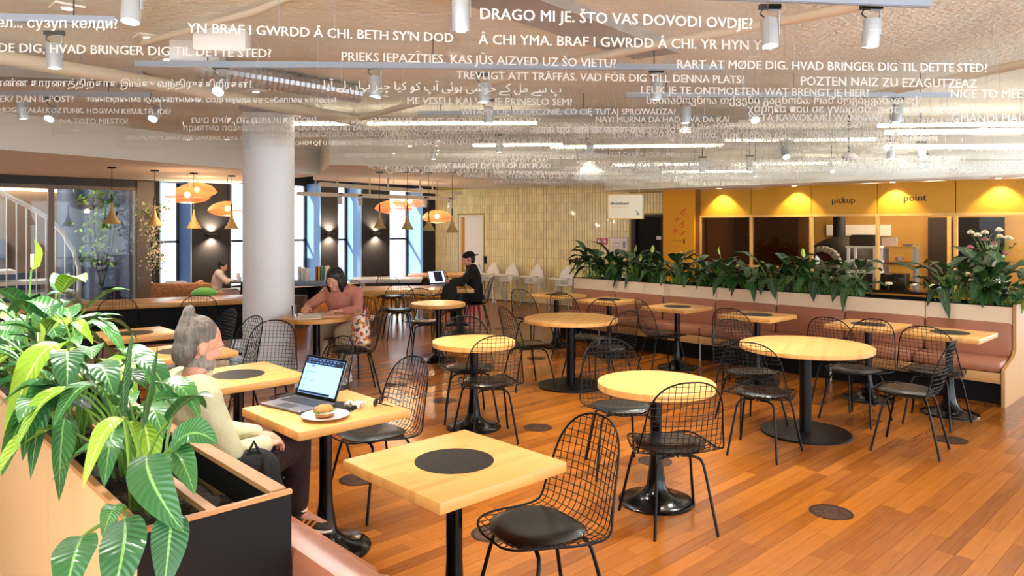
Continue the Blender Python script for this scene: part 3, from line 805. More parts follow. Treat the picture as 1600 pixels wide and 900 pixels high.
# ================================================================== BENCH AND PLANTER ON THE LEFT, NEAR US
np_ = thing('planter', 'near wooden planter with black end panel, filled with peace lilies', 'planter', (0, 0, 0))
xs0, xs1, ye, ZT = .60, 1.03, 2.07, .92
sy = [2.07, 3.14, 4.25, 5.4, 6.6]
for k in range(4):
    b = MB(); b.box((xs0 + .009, (sy[k] + sy[k + 1]) / 2, .455), (.018, sy[k + 1] - sy[k] - .006, .91)); b.build('front_panel', 'panel_ash', np_, 0)
    b = MB(); b.box((xs1 - .02, (sy[k] + sy[k + 1]) / 2, .455), (.018, sy[k + 1] - sy[k] - .006, .91)); b.build('rear_panel', 'panel_ash', np_, 0)
b = MB(); b.box((.815, ye + .0, .455), (.43, .016, .91)); b.build('end_panel', 'black_lam', np_, 0)
b = MB(); b.box((.815, ye + .0, .914), (.434, .018, .012)); b.build('end_lip', 'plywood', np_, 0)
for x, w in ((xs0 + .010, .022), (xs1 - .030, .050)):
    b = MB(); b.box((x, (ye + 6.6) / 2 + .01, .914), (w, 6.6 - ye - .02, .016)); b.build('rim_board', 'plywood', np_, 0)
b = MB(); b.box((.86, 4.3, .845), (.03, 4.4, .02)); b.build('inner_rail', 'plywood', np_, 0)
for y in (2.95, 4.25, 5.4):
    b = MB(); b.box((.815, y, .885), (.38, .02, .05)); b.build('divider', 'black_lam', np_, 0)
b = MB(); b.box((xs1 - .04, 4.3, .86), (.012, 4.4, .1)); b.box((xs0 + .024, 4.3, .86), (.012, 4.4, .1)); b.build('liner', 'black_lam', np_, 0)
b = MB(); b.grid(lambda u, v: (.62 + .36 * u, 2.09 + 4.4 * v, .80 + .018 * sin(u * 19 + v * 50) * cos(v * 120)), 14, 90); b.build('soil', 'soil', np_)
nb = thing('bench', 'brown leather bench along the near planter, mostly out of view', 'bench', (0, 0, 0))
yb = [.9, 2.28, 3.55, 4.8, 6.1, 7.6]
b = MB(); b.box((1.22, 4.25, .16), (.32, 6.7, .32)); b.build('plinth', 'black_lam', nb, 0)
for k in range(5):
    y0, y1 = yb[k] + .003, yb[k + 1] - .003
    b = MB(); b.box((1.27, (y0 + y1) / 2, .395), (.47, y1 - y0, .12), bev=.035); b.build('seat_cushion', 'brown_leather', nb)
    b = MB(); b.box((1.095, (y0 + y1) / 2, .60), (.12, y1 - y0, .29), bev=.04); b.build('back_cushion', 'brown_leather', nb)

# ================================================================== PEACE LILIES
def bez(a, c, e, t): return a * ((1 - t) ** 2) + c * (2 * t * (1 - t)) + e * (t * t)
def leaf(b, base, S_, Cc, T_, w, up=V((0, 0, 1)), stem=.005, nv=9, fold=.25, wave=.05, base_c=None, mi=0, smi=1):
    base, S_, Cc, T_ = V(base), V(S_), V(Cc), V(T_)
    bc = V(base_c) if base_c else V((base.x + (S_.x - base.x) * .25, base.y + (S_.y - base.y) * .25, base.z + (S_.z - base.z) * .75))
    b.tube([bez(base, bc, S_, i / 5) for i in range(6)], [stem * 1.25, stem * 1.15, stem, stem, stem * .9, stem * .8], 5, smi)
    def fn(u, v):
        t = v; p = bez(S_, Cc, T_, t); d = (bez(S_, Cc, T_, min(1, t + .02)) - bez(S_, Cc, T_, max(0, t - .02))).normalized()
        s = d.cross(up); s = s.normalized() if s.length > 1e-4 else V((1, 0, 0)); n = s.cross(d)
        ww = w * (sin(pi * min(1, t ** .78)) ** .72) * (1 - .12 * t) if 0 < t < 1 else 0
        k = 2 * u - 1
        return p + s * (k * ww / 2) + n * (abs(k) * ww / 2 * fold + wave * ww * sin(t * 13 + (1 if k > 0 else 0)) * abs(k) ** 2)
    b.grid(fn, 4, nv, mi, uv=True)
def random_leaf(rr, az, spread=1.0, hgt=.30, Lb=.24, w=.085, base=(0, 0, 0), dro=(-.9, .45)):
    B_ = V(base); d = V((cos(az), sin(az), 0)); reach = (.05 + .14 * rr.random()) * spread; h = hgt * (.65 + .6 * rr.random())
    S_ = B_ + d * reach + V((0, 0, h)); L_ = Lb * (.8 + .45 * rr.random()); dro = rr.uniform(*dro)
    T_ = S_ + d * (L_ * .86) + V((0, 0, L_ * dro)); Cc = S_ + d * (L_ * .45) + V((0, 0, L_ * (.26 + .30 * max(0, dro + .4))))
    return B_, S_, Cc, T_, w * (.8 + .45 * rr.random())
rl = random.Random(11)
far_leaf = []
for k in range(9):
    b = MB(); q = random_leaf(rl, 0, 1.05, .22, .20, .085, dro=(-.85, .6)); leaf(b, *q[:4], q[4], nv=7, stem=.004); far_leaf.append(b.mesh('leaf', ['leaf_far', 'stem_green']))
def flower_mesh(h, white, tilt):
    b = MB(); top = V((tilt, .02, h)); b.tube([(0, 0, 0), (tilt * .3, 0, h * .5), top], .0035, 5, 1)
    leaf(b, top, top, top + V((.02, 0, .06)), top + V((.01, .015, .115)), .062, up=V((1, .2, 0)), stem=.003, nv=6, fold=.5)
    b.tube([top + V((.006, .012, .01)), top + V((.006, .014, .06))], .007, 6, 2)
    return b.mesh('flower', ['spathe_white' if white else 'spathe_green', 'stem_green', 'cream'])
fl = [flower_mesh(.50, 0, .03), flower_mesh(.42, 1, -.03), flower_mesh(.36, 0, .05)]
fy = [7.42, 7.02, 6.62, 6.2, 5.85, 5.45, 5.1, 4.72, 4.4, 4.08, 3.78, 3.45, 2.42, 2.12, 1.86]
where = ['at the far end', 'second from the far end', 'third from the far end', 'in front of the fire safety plan', 'before the left jamb of the black door', 'before the black door', 'before the right jamb of the black door',
         'in front of the yellow lettered pillar', 'left of the first kitchen pane', 'before the first kitchen pane', 'before the second kitchen pane', 'before the pizza oven', 'left of the two at the near end', 'middle of the near-end cluster', 'nearest the bench end']
for i, y in enumerate(fy):
    t = thing('peace_lily', 'dark green peace lily in the right planter, ' + where[i], 'plant', (8.80, y, .845), 0, 'peace lilies in the right planter')
    sc = 1.4 if i < 2 or i > 11 else 1.25
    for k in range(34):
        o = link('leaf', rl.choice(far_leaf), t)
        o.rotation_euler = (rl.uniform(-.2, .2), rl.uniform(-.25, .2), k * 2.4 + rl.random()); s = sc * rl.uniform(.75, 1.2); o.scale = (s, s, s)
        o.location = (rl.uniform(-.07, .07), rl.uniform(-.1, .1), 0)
    for k in range((2, 1, 2, 1, 1, 1, 1, 0, 0, 1, 1, 0, 0, 1, 0)[i]):
        o = link('flower', fl[(i + k) % 3], t); o.rotation_euler = (0, 0, rl.random() * 6); o.location = (rl.uniform(-.06, .06), rl.uniform(-.1, .1), 0)
# a few leaves hanging over the front board

rn = random.Random(23)
def near_plant(x, y, label, n, special=(), spread=1.35, hgt=.36, Lb=.30, w=.105, young=.15, z=.83, away=False):
    t = thing('peace_lily', label, 'plant', (x, y, z), 0, 'peace lilies in the near planter')
    for sp in special:
        b = MB(); q = [V(p) - V((x, y, z)) for p in sp[:4]]
        leaf(b, *q, sp[4], up=V(sp[5]) if len(sp) > 5 else V((0, 0, 1)), nv=14, stem=.006, base_c=None); b.build('leaf', ['leaf_near', 'stem_green'], t)
    for k in range(n):
        az = k * 2.399 + rn.random() * .7
        if away: az = R(75) + (az % (2 * pi)) / (2 * pi) * R(225)
        b = MB(); q = random_leaf(rn, az, spread, hgt, Lb, w, (rn.uniform(-.04, .04), rn.uniform(-.05, .05), 0)); leaf(b, *q[:4], q[4], nv=11)
        b.build('leaf', ['leaf_young' if rn.random() < young else 'leaf_near', 'stem_green'], t)
    return t
near_plant(.75, 2.43, 'peace lily nearest to us, large leaves hanging over the black end panel', 5, [
    ((.704, 2.434, .85), (.651, 2.167, 1.082), (.603, 2.047, 1.064), (.661, 1.91, .943), .115, (-.35, -.85, .35)),
    ((.733, 2.406, .85), (.721, 2.183, 1.081), (.74, 2.083, 1.184), (.81, 2.072, 1.102), .10, (-.25, -.6, .75)),
    ((.74, 2.41, .85), (.72, 2.212, 1.07), (.719, 2.103, 1.11), (.735, 2.039, .985), .085, (-.3, -.85, .4)),
    ((.686, 2.25, .88), (.656, 1.985, .965), (.637, 1.93, .95), (.611, 1.91, .80), .095, (-.25, -.9, .35)),
    ((.637, 2.291, .86), (.57, 2.078, .955), (.531, 1.909, .953), (.483, 1.886, .82), .11, (-.35, -.8, .5)),
    ((.623, 2.304, .86), (.478, 2.097, .93), (.435, 2.0, .945), (.40, 1.93, .84), .10, (-.35, -.7, .6)),
    ((.643, 2.284, .86), (.577, 2.182, .958), (.554, 2.135, .977), (.533, 2.141, .895), .055, (-.4, -.8, .4)),
    ((.70, 2.44, .84), (.70, 2.38, 1.10), (.71, 2.36, 1.2), (.73, 2.33, 1.36), .05, (.7, -.7, .1)),
    ((.69, 2.45, .84), (.66, 2.42, 1.14), (.65, 2.41, 1.25), (.69, 2.43, 1.40), .05, (.7, -.7, .1)),
], spread=1.0, hgt=.28, Lb=.22, w=.08)
near_plant(.78, 2.84, 'peace lily second from the near end, one dark curled leaf against the seated man\'s back', 17, [
    ((.798, 2.689, .85), (.793, 2.694, 1.056), (.814, 2.674, 1.167), (.915, 2.578, 1.116), .07, (0, -.5, 1))], Lb=.24, w=.09, young=.2, hgt=.28, away=True, spread=1.0)
near_plant(.70, 3.22, 'peace lily third from the near end, leaves drooping over the pale wooden front', 19, [
    ((.68, 3.1, .85), (.58, 2.95, 1.16), (.50, 2.85, 1.2), (.45, 2.72, .98), .09, (.4, -.7, .6)),
    ((.66, 3.1, .85), (.56, 3.0, 1.10), (.47, 2.95, 1.1), (.42, 2.88, .90), .085, (.4, -.7, .6)),
    ((.66, 3.0, .85), (.60, 2.85, 1.08), (.55, 2.7, 1.1), (.53, 2.62, .86), .09, (.4, -.7, .6))], hgt=.36, away=True)
near_plant(.82, 3.62, 'peace lily fourth from the near end with yellow-green young leaves', 19, Lb=.29, young=.3, hgt=.40, away=True)
near_plant(.74, 4.05, 'peace lily fifth from the near end, below the tall yellow-green flower', 19, hgt=.40)
near_plant(.84, 4.5, 'peace lily at the far left edge of the near planter', 16, hgt=.44)
near_plant(.82, 5.05, 'peace lily behind the others, mostly hidden in the near planter', 10, hgt=.4)
for i, (x, y, z, s, l) in enumerate(((.70, 4.22, .83, 1.35, ''), (.62, 3.55, .83, .8, ''))):
    t = [o for o in S.objects if o.name.startswith('peace_lily') and o.parent is None and abs(o.location.x - (.74 if i == 0 else .82)) < .01 and o.location.z < .84 and abs(o.location.y - (4.05 if i == 0 else 3.62)) < .01][0]
    o = link('flower', fl[0], t); o.location = (x - t.location.x, y - t.location.y, 0); o.scale = (s, s, s)

# ================================================================== PEOPLE
def voxel_union(mbs, name, m, voxel, smooth=4):
    o = bpy.data.objects.new('tmp', mbs.mesh('tmp', m, 0)); C.objects.link(o)
    r = o.modifiers.new('r', 'REMESH'); r.mode = 'VOXEL'; r.voxel_size = voxel; r.use_smooth_shade = True
    s = o.modifiers.new('s', 'SMOOTH'); s.factor = .5; s.iterations = smooth
    dg = bpy.context.evaluated_depsgraph_get(); dg.update()
    me = bpy.data.meshes.new_from_object(o.evaluated_get(dg)); bpy.data.objects.remove(o)
    me.name = name; me.materials.clear(); me.materials.append(MATS[m])
    return me
def frame(c, fwd, up=(0, 0, 1)):
    f = V(fwd).normalized(); l = V(up).cross(f).normalized(); u = f.cross(l)
    return M.Translation(V(c)) @ M((f, l, u)).transposed().to_4x4()
def limb(b, pts, rs, n=12):
    for (p, q, r, s) in zip(pts, pts[1:], rs, rs[1:]):
        b.tube([p, V(p).lerp(V(q), .33), V(p).lerp(V(q), .66), q], [r, r * .68 + s * .34, r * .33 + s * .68, s], n)
    for p, r in zip(pts, rs): b.ball(p, r, 12, 8)
def hand(b, wrist, d, back, thumb, curl=.35, k=1.0):
    d = V(d).normalized(); back = V(back); back = (back - d * back.dot(d)).normalized(); lat = d.cross(back) * thumb
    T = M((d, lat, back)).transposed().to_4x4(); T.translation = V(wrist)
    b.ball((.05 * k, 0, 0), (.055 * k, .040 * k, .016 * k), 12, 8, T=T); b.ball((.015 * k, 0, 0), (.035 * k, .027 * k, .02 * k), 10, 6, T=T)
    for i, L_ in enumerate((.072, .080, .074, .058)):
        y = (1.5 - i) * .0205 * k; p = V((.088 * k - abs(i - 1.2) * .004, y, 0)); a = 0; pts = [p - V((.03 * k, 0, 0)), p]
        for s in range(3):
            a += curl * (1 + .15 * i); p = p + V((cos(a), (1.5 - i) * .07, -sin(a))) * (L_ * k * (.45, .32, .25)[s]); pts.append(p)
        b.tube(pts, [.0095 * k, .0095 * k, .009 * k, .008 * k, .0065 * k], 8, T=T); b.ball(pts[-1], .0066 * k, 8, 6, T=T)
    p = V((.02 * k, .026 * k, -.006)); pts = [p, p + V((.026, .028, -.008)) * k, p + V((.055, .036, -.014)) * k, p + V((.078, .034, -.022)) * k]
    b.tube(pts, [.014 * k, .012 * k, .0105 * k, .008 * k], 8, T=T); b.ball(pts[-1], .008 * k, 8, 6, T=T)
def head(b, T, k=1.0):
    for c, r in (((-.008, 0, .03), (.098, .077, .092)), ((.022, 0, -.035), (.070, .060, .078)), ((.048, 0, -.078), (.038, .036, .030)), ((.062, 0, .02), (.035, .055, .045)),
                 ((.098, 0, -.018), (.017, .012, .026)), ((.103, 0, -.030), (.014, .016, .010)), ((.082, 0, -.060), (.015, .024, .007)), ((.081, 0, -.071), (.014, .021, .007)),
                 ((.085, .03, .022), (.014, .024, .008)), ((.085, -.03, .022), (.014, .024, .008)), ((.066, .042, -.025), (.022, .018, .02)), ((.066, -.042, -.025), (.022, .018, .02)),
                 ((-.008, .079, -.012), (.020, .010, .032)), ((-.008, -.079, -.012), (.020, .010, .032))):
        b.ball([x * k for x in c], [x * k for x in r], 14, 10, T=T)
def person(name, label, J, face, top, bottom, voxel=.008, k=1.0, hands=None, sleeves=1.0, group=None):
    """J: joints in room metres. Returns the root; body is one continuous skin surface, clothes are children."""
    J = {a: V(p) for a, p in J.items()}
    t = thing(name, label, 'person', (J['pelvis'].x, J['pelvis'].y, 0)); O_ = M.Translation(-V(t.location))
    lat = (J['shL'] - J['shR']).normalized(); upc = (J['neck'] - J['pelvis']).normalized(); fw = lat.cross(upc).normalized()
    Tc = M((fw, lat, upc)).transposed().to_4x4()
    def ell(b, c, r, s=1.0):
        T = Tc.copy(); T.translation = c; b.ball((0, 0, 0), [x * s for x in r], 18, 12, T=T)
    def torso(b, s, e=0):
        ell(b, J['pelvis'], (.125 + e, .175 + e, .12 + e), s); ell(b, J['belly'], (.115 + e, .155 + e, .15 + e), s); ell(b, J['chest'], (.115 + e, .175 + e, .16 + e), s)
        ell(b, J['pelvis'].lerp(J['belly'], .5), (.12 + e, .165 + e, .13 + e), s); ell(b, J['belly'].lerp(J['chest'], .5), (.115 + e, .165 + e, .13 + e), s)
        for q in ('shR', 'shL'):
            b.tube([J['chest'] + upc * .07, J['chest'].lerp(J[q], .7) + upc * .05, J[q]], [.09 * s + e, .075 * s + e, .058 * s + e], 12); b.ball(J[q], .06 * s + e)
    # body
    b = MB(); torso(b, .9 * k)
    b.tube([J['chest'] + upc * .1, J['neck'], J['head'] - upc * .05], [.07 * k, .056 * k, .054 * k], 12)
    Th = frame(J['head'], face); head(b, Th, k)
    for s in 'RL':
        limb(b, [J['sh' + s], J['el' + s], J['wr' + s]], [.048 * k, .038 * k, .026 * k])
        limb(b, [J['hip' + s], J['kn' + s], J['an' + s]], [.075 * k, .052 * k, .036 * k])
        limb(b, [J['an' + s], J['an' + s].lerp(J['toe' + s], .55) - V((0, 0, .035))], [.032 * k, .020 * k])
        d, back, th, cu = (hands or {}).get(s, ((J['wr' + s] - J['el' + s]), (0, 0, 1), 1 if s == 'L' else -1, .4))
        hand(b, J['wr' + s], d, back, th, cu, k)
    o = link('body', voxel_union(b, 'body', 'skin', voxel), t); o.matrix_local = O_
    for q in (1, -1):
        b = MB(); b.ball((.079 * k, q * .03 * k, .004), (.010, .012, .008), 10, 8, T=Th); b.ball((.0875 * k, q * .03 * k, .004), (.003, .005, .005), 8, 6, 1, T=Th)
        o = b.build('eye', ['white_plastic', 'dark_brown'], t); o.matrix_local = O_
    # top
    b = MB(); torso(b, k, .014)
    for s in 'RL':
        w = J['el' + s].lerp(J['wr' + s], sleeves); limb(b, [J['sh' + s], J['el' + s], w], [.066 * k, .056 * k, .044 * k])
    b.tube([J['neck'] - upc * .05, J['neck'] + upc * .015], [.085 * k, .072 * k], 16)
    o = link('shirt', voxel_union(b, 'shirt', top, .011, 3), t); o.matrix_local = O_
    b = MB(); ring = [J['neck'] + upc * .012 + (fw * cos(a) * .073 + lat * sin(a) * .073) * k for a in [2 * pi * i / 18 for i in range(18)]]
    b.tube(ring, .015, 8, closed=True); o = b.build('collar', top, t); o.matrix_local = O_
    # trousers
    b = MB(); ell(b, J['pelvis'], (.14, .19, .13), k)
    for s in 'RL': limb(b, [J['hip' + s], J['kn' + s], J['kn' + s].lerp(J['an' + s], .84)], [.098 * k, .076 * k, .060 * k])
    o = link('trousers', voxel_union(b, 'trousers', bottom, .011, 3), t); o.matrix_local = O_
    t['_f'] = 0; del t['_f']
    return t, J, Th, O_
def shoe(t, an, toe, m, O_, stripes=None, sole='cream'):
    an, toe = V(an), V(toe); f = (toe - an); f.z = 0; f.normalize(); up = V((0, 0, 1)); l = up.cross(f); z0 = min(an.z, toe.z) - .045
    tilt = (an.z - toe.z - .045)
    T = M((f, l, up)).transposed().to_4x4(); T.translation = V((an.x, an.y, an.z))
    T = T @ M.Rotation(math.atan2(max(0, tilt), .2), 4, 'Y')
    b = MB()
    for c, r in (((-.03, 0, -.035), (.05, .038, .04)), ((.05, 0, -.045), (.09, .042, .032)), ((.13, .0, -.055), (.065, .042, .024)), ((0, 0, 0), (.045, .04, .045))): b.ball(c, r, 14, 8, T=T)
    o = link('shoe', voxel_union(b, 'shoe', m, .007, 3), t); o.matrix_local = O_
    b = MB(); b.tube([T @ V((-.085 + i * .03, 0, -.076)) for i in range(10)], [.012, .036, .04, .038, .037, .04, .043, .042, .036, .014], 10); 
    for i, v in enumerate(b.v):
        q = T.inverted() @ V(v); q.z = max(-.082, min(-.066, q.z)); b.v[i] = tuple(T @ q)
    so_ = b.build('sole', sole, o); 
    if stripes:
        for i in range(3):
            b = MB(); x = .012 + i * .028
            b.tube([T @ V((x, -.0415, -.066)), T @ V((x + .018, -.040, -.042)), T @ V((x + .034, -.030, -.020))], .006, 6); b.build('stripe', stripes, o)
    b = MB(); b.tube([T @ V((.004 + .040 * cos(2 * pi * i / 14), .037 * sin(2 * pi * i / 14), .02)) for i in range(14)], .006, 6, closed=True); b.build('cuff', sole, o)
def hair_cap(t, Th, O_, m, k=1.0, extra=(), name='hair'):
    b = MB()
    for c, r in extra: b.ball([x * k for x in c], [x * k for x in r], 14, 10, T=Th)
    o = link(name, voxel_union(b, name, m, .007, 3), t); o.matrix_local = O_; return o

# the man with the bun
J = dict(pelvis=(1.33, 3.38, .56), belly=(1.255, 3.35, .72), chest=(1.185, 3.315, .89), neck=(1.185, 3.31, 1.035), head=(1.215, 3.325, 1.19),
         shR=(1.17, 3.125, .985), elR=(1.25, 3.05, .75), wrR=(1.47, 3.215, .715), shL=(1.19, 3.50, .985), elL=(1.31, 3.58, .75), wrL=(1.50, 3.385, .725),
         hipR=(1.36, 3.29, .55), knR=(1.735, 3.42, .625), anR=(1.745, 3.43, .265), toeR=(1.96, 3.28, .19), hipL=(1.36, 3.47, .55), knL=(1.77, 3.63, .57), anL=(1.66, 3.55, .125), toeL=(1.86, 3.46, .085))
t, J, Th, O_ = person('person', 'man with grey hair bun and beard in pale shirt sitting on the near bench', J, (1, .03, -.30), 'shirt', 'trousers_dark', .0055,
                      hands={'R': ((.78, .52, -.10), (-.2, -.2, 1), -1, .34), 'L': ((.80, -.42, -.16), (-.1, .1, 1), 1, .34)})
hair_cap(t, Th, O_, 'hair_grey', 1, [((-.022, 0, .042), (.096, .083, .092)), ((-.055, 0, -.03), (.052, .072, .075)), ((-.085, 0, .128), (.028, .027, .040)), ((-.075, 0, .085), (.04, .04, .05))])
hair_cap(t, Th, O_, 'beard_grey', 1, [((.026, 0, -.075), (.076, .064, .050)), ((.058, 0, -.108), (.034, .036, .030)), ((.012, 0, -.045), (.022, .069, .04))], 'beard')
shoe(t, J['anR'], J['toeR'], 'shoe_brown', O_, 'orange'); shoe(t, J['anL'], J['toeL'], 'shoe_brown', O_, None)
for s in 'RL':
    b = MB(); p = J['kn' + s].lerp(J['an' + s], .74); q = J['an' + s]; b.tube([p, p.lerp(q, .5), q], [.05, .047, .045], 14); o = b.build('sock', 'sock', t); o.matrix_local = O_

# the woman
J = dict(pelvis=(4.38, 7.38, .56), belly=(4.33, 7.35, .72), chest=(4.26, 7.31, .88), neck=(4.20, 7.275, 1.03), head=(4.14, 7.245, 1.13),
         shR=(4.19, 7.47, .97), elR=(3.98, 7.53, .83), wrR=(3.86, 7.37, .83), shL=(4.36, 7.14, .97), elL=(4.27, 6.98, .80), wrL=(4.05, 6.98, .81),
         hipR=(4.33, 7.46, .55), knR=(3.95, 7.28, .58), anR=(3.86, 7.22, .12), toeR=(3.72, 7.13, .08), hipL=(4.43, 7.29, .55), knL=(4.08, 7.02, .58), anL=(4.12, 6.94, .12), toeL=(4.0, 6.84, .08))
t, J, Th, O_ = person('person', 'woman with black bob in pink top reading at the round table by the column', J, (-.85, -.50, -.42), 'top_pink', 'trousers_sand', .008, 1.04, sleeves=.75)
hair_cap(t, Th, O_, 'hair_black', 1.1, [((-.022, 0, .042), (.102, .090, .094)), ((-.04, .055, -.04), (.062, .045, .10)), ((-.04, -.055, -.04), (.062, .045, .10)), ((-.06, 0, -.05), (.055, .08, .10)), ((.02, .07, -.05), (.035, .022, .09)), ((.02, -.07, -.05), (.035, .022, .09))])
shoe(t, J['anR'], J['toeR'], 'white_plastic', O_); shoe(t, J['anL'], J['toeL'], 'white_plastic', O_)

# the man in black
J = dict(pelvis=(7.95, 9.28, .55), belly=(7.95, 9.29, .72), chest=(7.92, 9.31, .90), neck=(7.89, 9.33, 1.06), head=(7.865, 9.345, 1.185),
         shR=(8.05, 9.45, .99), elR=(7.95, 9.62, .80), wrR=(7.75, 9.62, .81), shL=(7.79, 9.17, .99), elL=(7.62, 9.23, .80), wrL=(7.55, 9.42, .81),
         hipR=(8.0, 9.36, .54), knR=(7.68, 9.60, .56), anR=(7.72, 9.52, .12), toeR=(7.58, 9.62, .07), hipL=(7.89, 9.2, .54), knL=(7.52, 9.36, .58), anL=(7.56, 9.26, .16), toeL=(7.72, 9.13, .14))
t, J, Th, O_ = person('person', 'man in black clothes and black cap typing at the far communal table', J, (-.80, .55, -.28), 'black_cloth', 'black_cloth', .008, 1.05)
hair_cap(t, Th, O_, 'hair_black', 1.06, [((-.02, 0, .01), (.088, .079, .075)), ((-.05, 0, -.035), (.045, .065, .05))])
hair_cap(t, Th, O_, 'black_cloth', 1.08, [((-.008, 0, .052), (.102, .084, .068)), ((-.105, .0, .028), (.065, .055, .012))], 'cap')
shoe(t, J['anR'], J['toeR'], 'black_cloth', O_); shoe(t, J['anL'], J['toeL'], 'black_cloth', O_)

# the small person in the lounge
J = dict(pelvis=(5.40, 13.92, .48), belly=(5.41, 13.90, .62), chest=(5.43, 13.87, .75), neck=(5.46, 13.84, .87), head=(5.49, 13.80, .97),
         shR=(5.38, 13.73, .83), elR=(5.50, 13.62, .68), wrR=(5.62, 13.66, .70), shL=(5.52, 13.99, .83), elL=(5.63, 13.92, .68), wrL=(5.68, 13.78, .70),
         hipR=(5.42, 13.84, .46), knR=(5.72, 13.70, .48), anR=(5.75, 13.68, .10), toeR=(5.88, 13.62, .07), hipL=(5.46, 13.98, .46), knL=(5.76, 13.86, .48), anL=(5.79, 13.84, .10), toeL=(5.92, 13.78, .07))
t, J, Th, O_ = person('person', 'small dark-haired person in white top seated in the lounge by the dark pier', J, (.8, -.5, -.3), 'cloth_white', 'cloth_white', .009, .82)
hair_cap(t, Th, O_, 'hair_black', .86, [((-.022, 0, .042), (.098, .085, .092)), ((-.05, 0, -.03), (.055, .075, .08))])

# ================================================================== THINGS ON AND AROUND THE TABLES
def laptop(x, y, z, deg, label, body, scr, w=.34, d=.235, tilt=22):
    t = thing('laptop', label, 'laptop', (x, y, z), R(deg))
    b = MB(); b.box((0, 0, .008), (d, w, .014), bev=.004); b.build('base', body, t)
    b = MB()
    for r in range(5):
        for c in range(13): b.box((.075 - r * .019, -.13 + c * .0217, .0158), (.0155, .018, .002))
    b.box((-.07, 0, .0154), (.07, .11, .0012)); o = b.build('keyboard', 'key_dark', t, 0)
    T = M.Translation((d / 2 - .004, 0, .014)) @ M.Rotation(R(tilt), 4, 'Y')
    b = MB(); b.box((.004, 0, .118), (.007, w, .235), bev=.003, T=T); lid = b.build('lid', body, t)
    b = MB(); b.box((-.0004, 0, .118), (.0012, w - .004, .232), T=T); b.build('bezel', 'black_gloss', lid, 0)
    b = MB(); b.box((-.0013, 0, .122), (.001, w - .03, .20), T=T); b.build('screen', scr, lid, 0)
    return t, lid, T
t, lid, T = laptop(1.862, 3.655, .75, 11, 'open grey laptop with bright blue document on screen on the wooden table', 'laptop_grey', 'screen_blue')
b = MB(); b.box((-.0021, 0, .204), (.0008, .308, .034), T=T); b.box((-.0021, .02, .03), (.0008, .26, .012), T=T); b.build('toolbar', 'screen_dark', lid, 0)
b = MB()
for i in range(9): b.box((-.0027, .13 - i * .030, .212), (.0006, .016, .007), T=T)
for i in range(7): b.box((-.0027, .13 - i * .034, .197), (.0006, .022, .005), T=T)
b.box((-.0027, .085, .178), (.0006, .03, .01), T=T); b.box((-.0027, .08, .145), (.0006, .07, .003), T=T); b.box((-.0027, .06, .095), (.0006, .03, .003), T=T); b.box((-.0027, .125, .11), (.0006, .003, .12), T=T)
b.build('screen_marks', 'screen_line', lid, 0)
t, lid, T = laptop(7.50, 9.60, .75, 88, 'open silver laptop before the man in black', 'grey_metal', 'screen_white')
b = MB(); b.box((-.0023, -.03, .125), (.0008, .17, .18), T=T); b.build('window_dark', 'screen_dark', lid, 0)
# plate and sandwich
t = thing('plate', 'pink oval-looking round plate beside the laptop', 'plate', (1.842, 3.32, .75))
b = MB(); b.lathe([(.0, .004), (.07, .004), (.085, .008), (.118, .017), (.120, .020), (.115, .0185), (.085, .0115), (.06, .009), (0, .009)], 44, cap=False); b.build('dish', 'plate_pink', t)
t = thing('sandwich', 'bitten filled roll with greens lying on the pink plate', 'sandwich', (1.835, 3.315, .7595), R(20))
b = MB(); b.ball((0, 0, .012), (.055, .045, .014), 18, 8); b.build('lower_bun', 'bread', t)
b = MB(); b.lathe([(.0, .020), (.05, .021), (.054, .026), (.05, .031), (0, .031)], 18, cap=False, T=M.Scale(1, 4)); b.build('egg', 'egg_white', t)
b = MB(); b.grid(lambda u, v: (cos(6.28 * u) * (.044 + .016 * v), sin(6.28 * u) * (.036 + .016 * v), .032 + .006 * sin(u * 44) * v), 36, 3, closeu=True); b.build('lettuce', 'greens', t)
b = MB(); b.ball((-.004, 0, .038), (.052, .043, .026), 18, 10); b.build('upper_bun', 'bread', t)
b = MB(); rq = random.Random(2)
b.grid(lambda u, v: (.085 * (u - .5) * (1 - .3 * v), .10 * (v - .5), .002 + .022 * abs(sin(u * 7 + v * 3)) + .012 * sin(v * 9 + u * 4) ** 2), 16, 16)
o = b.build('napkin', 'napkin'); o.location = (2.06, 3.40, .752); o.rotation_euler = (0, 0, .5); tag(o, 'crumpled grey paper napkin beside the pink plate', 'napkin')
t = thing('sunglasses', 'dark round sunglasses lying at the right corner of the laptop table', 'sunglasses', (2.185, 3.36, .75), R(-60))
for s in (1, -1):
    b = MB(); b.ball((0, s * .033, .022), (.006, .027, .022), 16, 10); b.build('lens', 'lens_dark', t)
    b = MB(); b.tube([(0, s * .062, .03), (.05, s * .066, .026), (.11, s * .05, .012)], .003, 6); b.build('temple', 'black_gloss', t)
b = MB(); b.tube([(0, -.012, .028), (-.003, 0, .031), (0, .012, .028)], .0025, 6); b.build('bridge', 'black_gloss', t)
